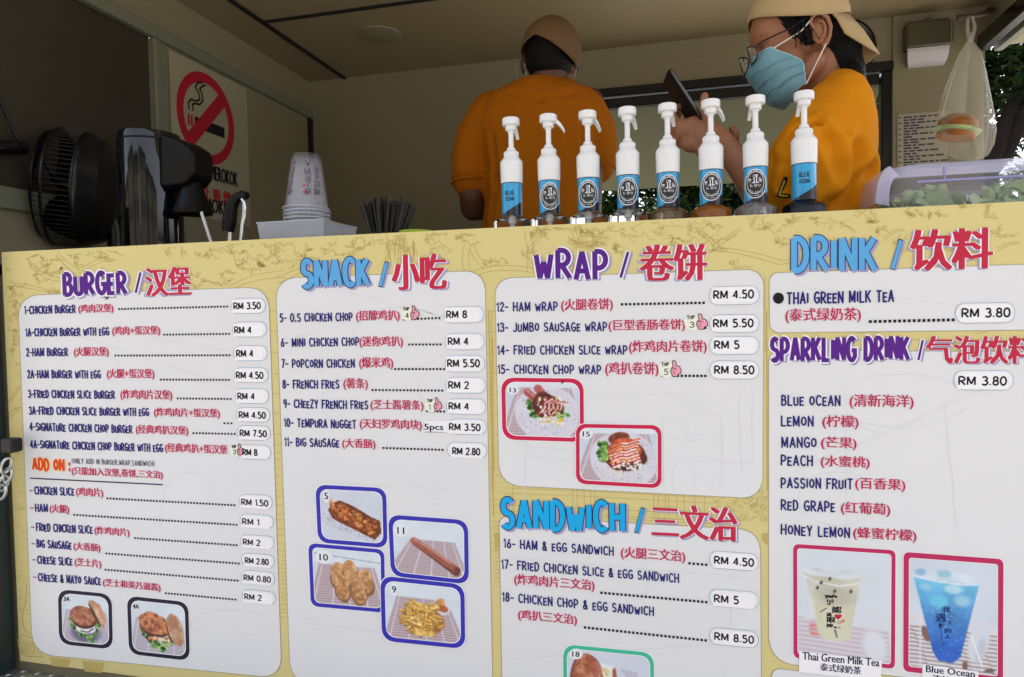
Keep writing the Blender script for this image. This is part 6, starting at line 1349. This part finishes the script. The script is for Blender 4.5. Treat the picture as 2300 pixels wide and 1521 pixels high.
# ear
em = RM4 @ Matrix.Rotation(R_(-12), 4, 'Y')
ball(g, L(-.006, .074, .004), (.020*HS, .007*HS, .033*HS), em)
remeshed('body', g, .0045, M_skin, wom, 4)
g = Geo()
g.tube([L(*p) for p in [(.008, .080, .010), (.013, .082, .026), (.004, .084, .038), (-.012, .085, .038), (-.024, .084, .024), (-.026, .083, .004), (-.020, .081, -.014), (-.010, .079, -.027), (0, .078, -.030)]], [.0035, .004, .0045, .0048, .0048, .0045, .0042, .0055, .0045], 8)
g.tube([L(*p) for p in [(-.002, .083, .022), (-.012, .084, .020), (-.014, .084, .004), (-.008, .082, -.010), (.002, .081, -.012)]], [.002, .003, .0032, .003, .002], 8); ball(g, L(.005, .080, -.004), (.004, .003, .006)); g.build('ear_rim', M_skin, wom)
# hands ------------------------------------------------------------
def finger(g, pts, r0, r1): limb(g, [(p, r0+(r1-r0)*k/(len(pts)-1)) for k, p in enumerate(pts)], 12)
HY_ = WY-.03
g = Geo()
limb(g, [(V(1650, 352, HY_), .027), (V(1622, 322, HY_), .0285)])
palm = [V(1610, 318, HY_), V(1585, 300, HY_+.004), V(1560, 288, HY_+.01)]
ball(g, palm[0], (.034, .020, .034)); ball(g, palm[1], (.038, .018, .034)); ball(g, palm[2], (.032, .017, .028)); ball(g, V(1532, 290, HY_+.016), (.020, .016, .026)); ball(g, V(1560, 322, HY_+.01), (.032, .018, .022)); ball(g, V(1596, 338, HY_+.004), (.034, .02, .020))
finger(g, [V(1598, 290, HY_-.006), V(1588, 262, HY_-.012), V(1580, 238, HY_-.016), V(1583, 216, HY_-.018)], .0125, .0088)                        # thumb up along the phone's edge
finger(g, [V(1526, 280, HY_+.018), V(1512, 262, HY_+.030), V(1516, 244, HY_+.046), V(1530, 238, HY_+.052)], .0105, .0078)                        # index bent round the far side
finger(g, [V(1520, 296, HY_+.020), V(1503, 284, HY_+.034), V(1508, 264, HY_+.052), V(1524, 258, HY_+.056)], .0105, .0078)
finger(g, [V(1524, 312, HY_+.020), V(1508, 304, HY_+.036), V(1514, 286, HY_+.054), V(1530, 278, HY_+.058)], .0100, .0074)
finger(g, [V(1536, 326, HY_+.018), V(1524, 324, HY_+.034), V(1528, 306, HY_+.052), V(1540, 298, HY_+.055)], .0088, .0066)
remeshed('near_hand', g, .0024, M_skin, wom, 3)
g = Geo(); HF = WY+.065
limb(g, [(V(1662, 380, HF+.02), .026), (V(1640, 350, HF), .026)])
ball(g, V(1632, 340, HF), (.032, .018, .032)); ball(g, V(1618, 322, HF), (.028, .016, .028))
finger(g, [V(1636, 336, HF-.012), V(1650, 318, HF-.022), V(1652, 300, HF-.028), V(1645, 290, HF-.03)], .0115, .0082)
finger(g, [V(1612, 306, HF), V(1600, 286, HF-.004), V(1596, 266, HF-.012), V(1598, 252, HF-.02)], .0098, .0072)
finger(g, [V(1604, 314, HF+.006), V(1586, 298, HF+.006), V(1578, 280, HF), V(1582, 266, HF-.008)], .0098, .0074)
finger(g, [V(1602, 326, HF+.008), V(1582, 316, HF+.012), V(1572, 300, HF+.006), V(1577, 288, HF)], .0095, .0070)
finger(g, [V(1608, 340, HF+.008), V(1592, 336, HF+.014), V(1584, 322, HF+.010), V(1588, 312, HF+.004)], .0085, .0064)
remeshed('far_hand', g, .0024, M_skin, wom, 3)
# phone (held, so a thing of its own)
M_phone = mat('phone_black', (24, 20, 18), rough=.55, spec=.25, var=.05); M_edge = mat('phone_edge', (92, 88, 84), rough=.25, metal=.8)
pc = V(1534, 226, HY_+.030); ua = (V(1570, 262, HY_-.004)-V(1516, 178, HY_-.004)).normalized(); wa = (V(1500, 190, HY_+.065)-V(1524, 178, HY_)); wa = (wa-ua*wa.dot(ua)).normalized(); na = ua.cross(wa).normalized()
phone = empty('phone', pc, 'dark phone held upright and tilted in front of the woman', 'phone')
PM = Matrix((wa, ua, na)).transposed().to_4x4(); PM = Matrix.Translation(pc) @ PM
def rpl(hw, hh, r, z): return [tuple(PM @ Vector((x, y, z))) for (x, y, _) in rrect(-hw, hw, -hh, hh, r, 0, 6)]
g = Geo(); loftr(g, [rpl(.0355, .070, .010, -.0042), rpl(.037, .0715, .011, -.003)], True); loftr(g, [rpl(.037, .0715, .011, .003), rpl(.0355, .070, .010, .0042)], False, True); g.build('case', M_phone, phone)
g = Geo(); loftr(g, [rpl(.037, .0715, .011, -.003), rpl(.0374, .0719, .0112, 0), rpl(.037, .0715, .011, .003)]); g.build('edge', M_edge, phone)
# T-shirt
g = Geo()
cx_ = lambda px, py: P(px, py, WY+.08).x
secs = []
for py, xl, xr, ry in [(640, 1752, 1962, .175), (560, 1750, 1960, .172), (480, 1752, 1955, .170), (420, 1748, 1958, .170), (350, 1760, 1961, .175), (290, 1778, 1958, .180), (245, 1800, 1948, .172), (210, 1822, 1932, .150), (188, 1838, 1912, .110), (178, 1848, 1898, .082)]:
    a = P(xl, py, WY+.08); b = P(xr, py, WY+.08); secs.append((((a.x+b.x)/2, WY+.08, (a.z+b.z)/2), (b.x-a.x)/2, ry, 0))
slabs(g, secs)
limb(g, [(V(1872, 250, WY-.01), .072), (V(1850, 300, WY-.05), .078), (V(1812, 360, WY-.07), .080), (V(1782, 420, WY-.07), .074), (V(1770, 446, WY-.06), .070)])
limb(g, [(V(1858, 250, WY+.19), .070), (V(1815, 350, WY+.24), .076), (V(1790, 430, WY+.24), .068)])
fl_ = [(tuple(V(1835, 280, WY-.13)), tuple(V(1765, 330, WY-.13)), .010, .006), (tuple(V(1850, 300, WY-.14)), tuple(V(1900, 420, WY-.12)), .014, .007), (tuple(V(1760, 420, WY-.13)), tuple(V(1800, 300, WY-.13)), .010, .006), (tuple(V(1960, 380, WY-.06)), tuple(V(1860, 470, WY-.12)), .016, .010), (tuple(V(1930, 330, WY-.1)), tuple(V(1900, 470, WY-.1)), .016, .007), (tuple(V(1815, 250, WY-.08)), tuple(V(1830, 285, WY-.13)), .008, .004), (tuple(V(1830, 285, WY-.13)), tuple(V(1900, 300, WY-.12)), .006, .004)]
tee = remeshed('tshirt', g, .0055, M_tee, wom, 6, disp=folds(5, .0065, [(a_, b_, w_*1.0, d_*1.5) for a_, b_, w_, d_ in fl_]))
g = Geo(); slabs(g, [((P(1858, 600, WY+.08).x, WY+.08, z), rx, ry, 0) for z, rx, ry in [(1.56, .11, .165), (1.45, .12, .17), (1.35, .11, .16)]])
for sy in (-1, 1): limb(g, [((P(1858, 600, WY+.08).x, WY+.09+sy*.08, 1.42), .1), ((P(1858, 600, WY+.08).x, WY+.09+sy*.08, 1.08), .078), ((P(1858, 600, WY+.08).x, WY+.09+sy*.08, .78), .066)])
remeshed('trousers', g, .012, M_jeans, wom, 4)
for sy in (-1, 1): g = Geo(); ball(g, Vector((P(1858, 600, WY+.08).x-.05, WY+.09+sy*.08, ZF+.042)), (.12, .045, .042)); g.build('shoe', M_rubber, wom)
# sleeve badge letter, laid on the cloth
bm_ = BVHTree.FromPolygons([v.co for v in tee.data.vertices], [tuple(p.vertices) for p in tee.data.polygons])
def on_tee(p, k):
    d = ray(p[0], p[1]).normalized(); h = bm_.ray_cast(CAM, d)
    q = h[0] if h[0] is not None else P(p[0], p[1], WY-.14)
    return tuple(q-d*(.0012+on_tee.o+k*.00001))
on_tee.o = 0; i = Ink(0, on_tee)
lp = [(1764, 402), (1757, 420), (1750, 439), (1760, 440), (1771, 441)]
i.stroke(lp[:3], 10.5); i.stroke(lp[2:], 10.5); o_ = i.build('sleeve_letter', M_black, wom); on_tee.o = .0012; i = Ink(0, on_tee); i.stroke(lp[:3], 3.6, 'butt'); i.stroke(lp[2:], 3.6, 'butt'); i.build('letter_face', mat('letter_yellow', (196, 184, 40), rough=.6), o_)
# hair, backward cap
g = Geo(); ball(g, L(.004, 0, .066), (.100*HS, .0785*HS, .094*HS), RM4); ball(g, L(-.048, 0, .0), (.052*HS, .070*HS, .062*HS), RM4); ball(g, L(-.066, .01, -.035), (.044*HS, .058*HS, .058*HS), RM4); limb(g, [(L(-.058, .02, -.04), .046), (V(1908, 160, WY+.05), .034), (V(1930, 200, WY+.10), .018)])
hair = remeshed('hair', g, .005, M_hair, wom, 3)
capc = L(.002, 0, .056)
cut2 = lambda t: .06-.10*max(0, -math.cos(t))**2
capo = cap_shell('cap', capc, RM @ Matrix.Rotation(R_(-14), 3, 'Y'), (.110*HS, .092*HS, .104*HS), lambda t: .10-.30*abs(math.sin(t))**1.5, M_cap, wom)
RC = RM @ Matrix.Rotation(R_(-14), 3, 'Y')
g = Geo(); vs = []; n = 21
for k in range(n):
    t = R_(110+140*k/(n-1)); a = Vector((.107*math.cos(t), .089*math.sin(t), .010-.018*abs(math.sin(t)))); ex = max(0, -math.cos(t))**.7; b = a+Vector((-.070*ex, .006*math.sin(t), -.088*ex-.030*abs(math.sin(t))*ex)); c3 = a*.5+b*.5+Vector((0, 0, .008))
    vs += [capc+RC @ (a*HS), capc+RC @ (c3*HS), capc+RC @ (b*HS)]
g.add(vs, [(3*k+j, 3*k+j+1, 3*k+4+j, 3*k+3+j) for k in range(n-1) for j in range(2)], True); o_ = g.build('brim', M_cap, capo); sol = o_.modifiers.new('t', 'SOLIDIFY'); sol.thickness = .004
g = Geo(); g.tube([capc+RC @ (Vector((.102*math.cos(t), .092*math.sin(t), .016+.030*math.sin((t-R_(40))*2.2)))*HS) for t in np.linspace(R_(40), R_(100), 12)], .0022, 6); g.build('adjuster_strap', M_rubber, capo)
# mask: pleated shell round nose, mouth and chin
M_mask = mat('mask_blue', (106, 152, 168), rough=.75, var=.05, scale=10, bump=.15, bscale=500); M_maske = mat('mask_edge', (150, 190, 206), rough=.8)
g = Geo(); vs = []; nt_, ns_ = 26, 30; prof_ = [(.122, .006), (.137, -.012), (.141, -.030), (.130, -.050), (.124, -.070), (.116, -.088), (.107, -.107), (.078, -.124)]
def prf(t):
    x = t*(len(prof_)-1); i_ = min(int(x), len(prof_)-2); f_ = x-i_; a, b = prof_[i_], prof_[i_+1]; return (a[0]+(b[0]-a[0])*f_, a[1]+(b[1]-a[1])*f_)
for i_ in range(nt_+1):
    t = i_/nt_; pf, pu = prf(t); sidef = .066+.036*(1-t)**1.6 - .016*t - .020*max(0, math.sin(t*PI))**2; sideu = .002+(-.098-.002)*t; hw = .0745-.010*abs(t-.45)
    for j in range(ns_+1):
        s_ = -1+2*j/ns_; a = s_*PI/2; e = abs(math.sin(a)); f_ = sidef+(pf-sidef)*abs(math.cos(a))**.62; u = pu+(sideu-pu)*e**2.2; sd = hw*math.sin(a)*1.0
        pl_ = .0042*((t*3.6+.35*e) % 1.0-.5)*(.45+.55*e) if .16 < t < .86 else 0
        f_ += pl_; vs.append(L(f_, sd+pl_*.6*(1 if s_ > 0 else -1), u))
g.add(vs, [(i_*(ns_+1)+j, i_*(ns_+1)+j+1, (i_+1)*(ns_+1)+j+1, (i_+1)*(ns_+1)+j) for i_ in range(nt_) for j in range(ns_)], True)
mk = g.build('mask', M_mask, wom, auto=False)
g = Geo(); g.tube([Vector(vs[i_*(ns_+1)+ns_]) for i_ in range(nt_+1)], .0016, 6); g.tube([Vector(vs[j]) for j in range(ns_+1)], .0013, 6); g.build('hem', M_maske, mk)
g = Geo(); g.tube([Vector(vs[ns_+ (ns_+1)*1]), L(.035, .080, .014), L(.002, .086, .036)], .0016, 6); g.build('upper_loop', M_loop, mk)
g = Geo(); g.tube([Vector(vs[(nt_)*(ns_+1)+ns_]), L(.024, .076, -.066), L(-.006, .084, -.030)], .0016, 6); g.build('lower_loop', M_loop, mk)
for tt in (8, 13, 18):      # folded pleats
    row = [Vector(vs[(tt+int(round(1.2*abs(-1+2*j/ns_))))*(ns_+1)+j]) for j in range(ns_//2-9, ns_+1)]
    row = [q+(q-HO).normalized()*.0006 for q in row]
    g = Geo(); g.tube(row, [.0009+.0011*k/len(row) for k in range(len(row))], 6); g.build('pleat', M_mask, mk)
g = Geo(); g.tube([Vector(vs[2*(ns_+1)+j])+F*.0006 for j in range(ns_//2-5, ns_//2+8)], .0014, 6); g.build('nose_wire', M_maske, mk)
# loose strands of hair in front of and behind the ear, and down the nape
hb = BVHTree.FromPolygons([v.co for v in hair.data.vertices], [tuple(p.vertices) for p in hair.data.polygons]); rs = random.Random(12); g = Geo()
for k in range(230):
    a0 = rs.uniform(-.085, .080); p0 = Vector((a0, .11, .050+rs.uniform(-.03, .02))); p1 = Vector((a0-.05-rs.uniform(0, .03), .11, -.02-rs.uniform(0, .09)))
    pts = []
    for t in np.linspace(0, 1, 7):
        q = p0.lerp(p1, t); w_ = L(q.x, q.y, q.z); h = hb.ray_cast(w_, -S_, .2)
        if h[0] is not None: pts.append(h[0]+S_*(.0006+.0016*rs.random())+U_*.002*math.sin(k+t*5))
    if len(pts) > 3: g.tube(pts, .0007, 4)
for k in range(16):
    x0 = rs.uniform(.02, .062); b_ = L(x0, .075, .05); g.tube([b_, L(x0-.004, .083, .03), L(x0-.008+rs.uniform(-.01, .01), .084, .005), L(x0-.012+rs.uniform(-.012, .012), .082, -.018)], .0006, 4)
for k in range(14): g.tube([L(-.05, .045, -.05), V(1890+k*3, 150+rs.uniform(-6, 6), WY), V(1900+k*4, 190+rs.uniform(0, 16), WY+.02)], .0008, 4)
g.build('hair_strands', M_hair, hair, kind='stuff')
# cap seams and button
for a in (0, PI/3, 2*PI/3):
    g = Geo(); g.tube([capc+RC @ Vector((.1125*HS*math.cos(a)*math.sin(t), .0945*HS*math.sin(a)*math.sin(t), .1065*HS*math.cos(t))) for t in np.linspace(-1.35, 1.35, 25)], .0011, 5); g.build('seam', M_cap, capo)
    g = Geo(); g.tube([hc+Vector((.004, 0, .028))+Matrix.Rotation(R_(4), 3, 'Y') @ Vector((.1062*math.cos(a+.5)*math.sin(t), .1255*math.sin(a+.5)*math.sin(t), .1245*math.cos(t))) for t in np.linspace(-1.2, 1.2, 25)], .0011, 5); g.build('seam', M_capd, cpo)
# glasses low on the nose
M_gl = mat('spectacle_frame', (22, 26, 28), rough=.3); M_lens = mat('spectacle_lens', (190, 205, 190), rough=.05, alpha=.22, var=0)
g = Geo(); gf, gu = .140, .008
def lens(s0): return [L(gf-.010*abs(math.cos(t)) , s0+.026*math.cos(t), gu+.021*math.sin(t)*(1 if math.sin(t) < 0 else .85)) for t in np.linspace(0, 2*PI, 29)[:-1]]
for s0 in (-.033, .033): g.tube(lens(s0), .0017, 6, closed=True)
g.tube([L(gf, -.008, gu+.004), L(gf+.002, 0, gu+.007), L(gf, .008, gu+.004)], .0015, 6)
for s_ in (-1, 1): g.tube([L(gf-.010, s_*.059, gu+.008), L(gf-.02, s_*.072, gu+.012), L(.06, s_*.079, .026), L(.012, s_*.080, .040), L(-.012, s_*.080, .036)], .0018, 6)
go = g.build('glasses', M_gl, wom)
for s0 in (-.033, .033): g = Geo(); g.add(lens(s0), [tuple(range(28))]); g.build('lens', M_lens, go)
# eyebrow, eye line, lashes
g = Geo(); g.tube([L(.108, .022, .036), L(.102, .036, .041), L(.090, .050, .038)], [.0022, .0030, .0014], 6); g.build('eyebrow', M_hair, wom)
g = Geo(); g.tube([L(.104, .022, .006), L(.101, .032, .003), L(.091, .044, .005)], [.001, .0018, .001], 6); g.build('eyelashes', M_hair, wom)

# ================================================================== TREES OUTSIDE
M_leaf = mat('leaf_green', (32, 50, 22), rough=.6, var=.5, scale=3, spec=.12); M_leaf2 = mat('leaf_light_green', (58, 80, 34), rough=.5, var=.4, scale=3); M_bark = mat('bark_dark', (30, 26, 24), rough=.9, var=.4, scale=6, bump=.6, bscale=14, spec=.1)
def tree(base, trunk, limbs, crowns, label, n, size, seed, m2=.12):
    root = empty('tree', base, label, 'tree', 'trees behind the truck'); r = random.Random(seed)
    g = Geo(); g.tube([p for p, _ in trunk], [q for _, q in trunk], 12); g.build('trunk', M_bark, root)
    for lm in limbs: g = Geo(); g.tube([p for p, _ in lm], [q for _, q in lm], 8); g.build('limb', M_bark, root)
    gs = [Geo(), Geo()]
    tot = sum(c[1][0]*c[1][2] for c in crowns)
    for c, rad in crowns:
        k = int(n*rad[0]*rad[2]/tot)
        sub = [Vector((r.gauss(0, .55), r.gauss(0, .5), r.gauss(0, .5))) for _ in range(22)]
        for _ in range(k):
            s_ = r.choice(sub); d = s_+Vector((r.gauss(0, .17), r.gauss(0, .2), r.gauss(0, .17)))
            if d.length > 1.25: d = d*(1.1/d.length)
            p = Vector(c)+Vector((d.x*rad[0], d.y*rad[1], d.z*rad[2])); z = size*r.uniform(.6, 1.4)
            R3 = Matrix.Rotation(r.uniform(0, 6.28), 3, 'Z') @ Matrix.Rotation(r.uniform(-1.1, 1.1), 3, 'X') @ Matrix.Rotation(r.uniform(0, 6.28), 3, 'Z')
            q = [p+R3 @ Vector(v) for v in ((-z, 0, 0), (-.2*z, -.36*z, .06*z), (z, 0, 0), (-.2*z, .36*z, .06*z))]
            gs[1 if r.random() < m2 else 0].add(q, [(0, 1, 2, 3)])
    gs[0].build('crown', M_leaf, root, kind='stuff'); gs[1].build('crown_light_leaves', M_leaf2, root, kind='stuff')
def W(px, py, Y): return P(px, py, Y)
b = W(2225, 700, 8.0); b.z = 0
tree(b, [(b, .24), (W(2180, 470, 8), .16), (W(2228, 350, 8), .125), (W(2275, 250, 8), .10), (W(2330, 130, 8), .09), (W(2400, 0, 8), .07)],
     [[(W(2228, 350, 8), .06), (W(2205, 280, 8.2), .05), (W(2190, 180, 8.3), .03)], [(W(2215, 400, 8), .09), (W(2262, 340, 8), .08), (W(2300, 262, 7.9), .08), (W(2360, 160, 7.8), .07)], [(W(2274, 262, 8), .03), (W(2262, 240, 8), .025), (W(2246, 225, 8), .015)]],
     [(tuple(W(2215, 180, 8.4)), (.75, .8, .62)), (tuple(W(2300, 100, 8.2)), (.9, .8, .36)), (tuple(W(2195, 320, 8.6)), (.40, .6, .7)), (tuple(W(2310, 385, 9.2)), (.3, .5, .14))], 'large leaning tree with dark trunk and limbs beyond the open right side', 7000, .075, 21)
b = W(1620, 700, 9.0); b.z = 0
tree(b, [(b, .2), (W(1620, 500, 9), .15), (W(1600, 380, 9), .1), (W(1590, 200, 9), .05)], [[(W(1610, 430, 9), .06), (W(1540, 400, 9), .04), (W(1480, 380, 9), .02)]],
     [(tuple(W(1400, 455, 9.2)), (.8, .7, .48)), (tuple(W(1530, 470, 9)), (.62, .7, .36)), (tuple(W(1650, 460, 9.3)), (.7, .7, .5)), (tuple(W(1760, 440, 9.3)), (.6, .7, .6)), (tuple(W(1500, 340, 9.5)), (1.2, .8, .5)), (tuple(W(1590, 415, 9.4)), (1.2, .5, .32))], 'dark leafy tree seen low through the back window behind the bottles', 17000, .075, 5)
b = W(1985, 700, 8.5); b.z = 0
tree(b, [(b, .22), (W(1975, 480, 8.5), .18), (W(1972, 300, 8.5), .14), (W(1990, 150, 8.5), .1)], [[(W(1972, 350, 8.5), .07), (W(1940, 280, 8.5), .05), (W(1920, 200, 8.5), .03)]],
     [(tuple(W(1950, 250, 8.7)), (.5, .6, .7)), (tuple(W(1975, 330, 8.7)), (.4, .5, .6)), (tuple(W(1990, 460, 8.9)), (.45, .5, .35)), (tuple(W(2080, 420, 9)), (.6, .5, .6))], 'dark tree seen through the gap between the woman and the pillar', 7500, .07, 9)
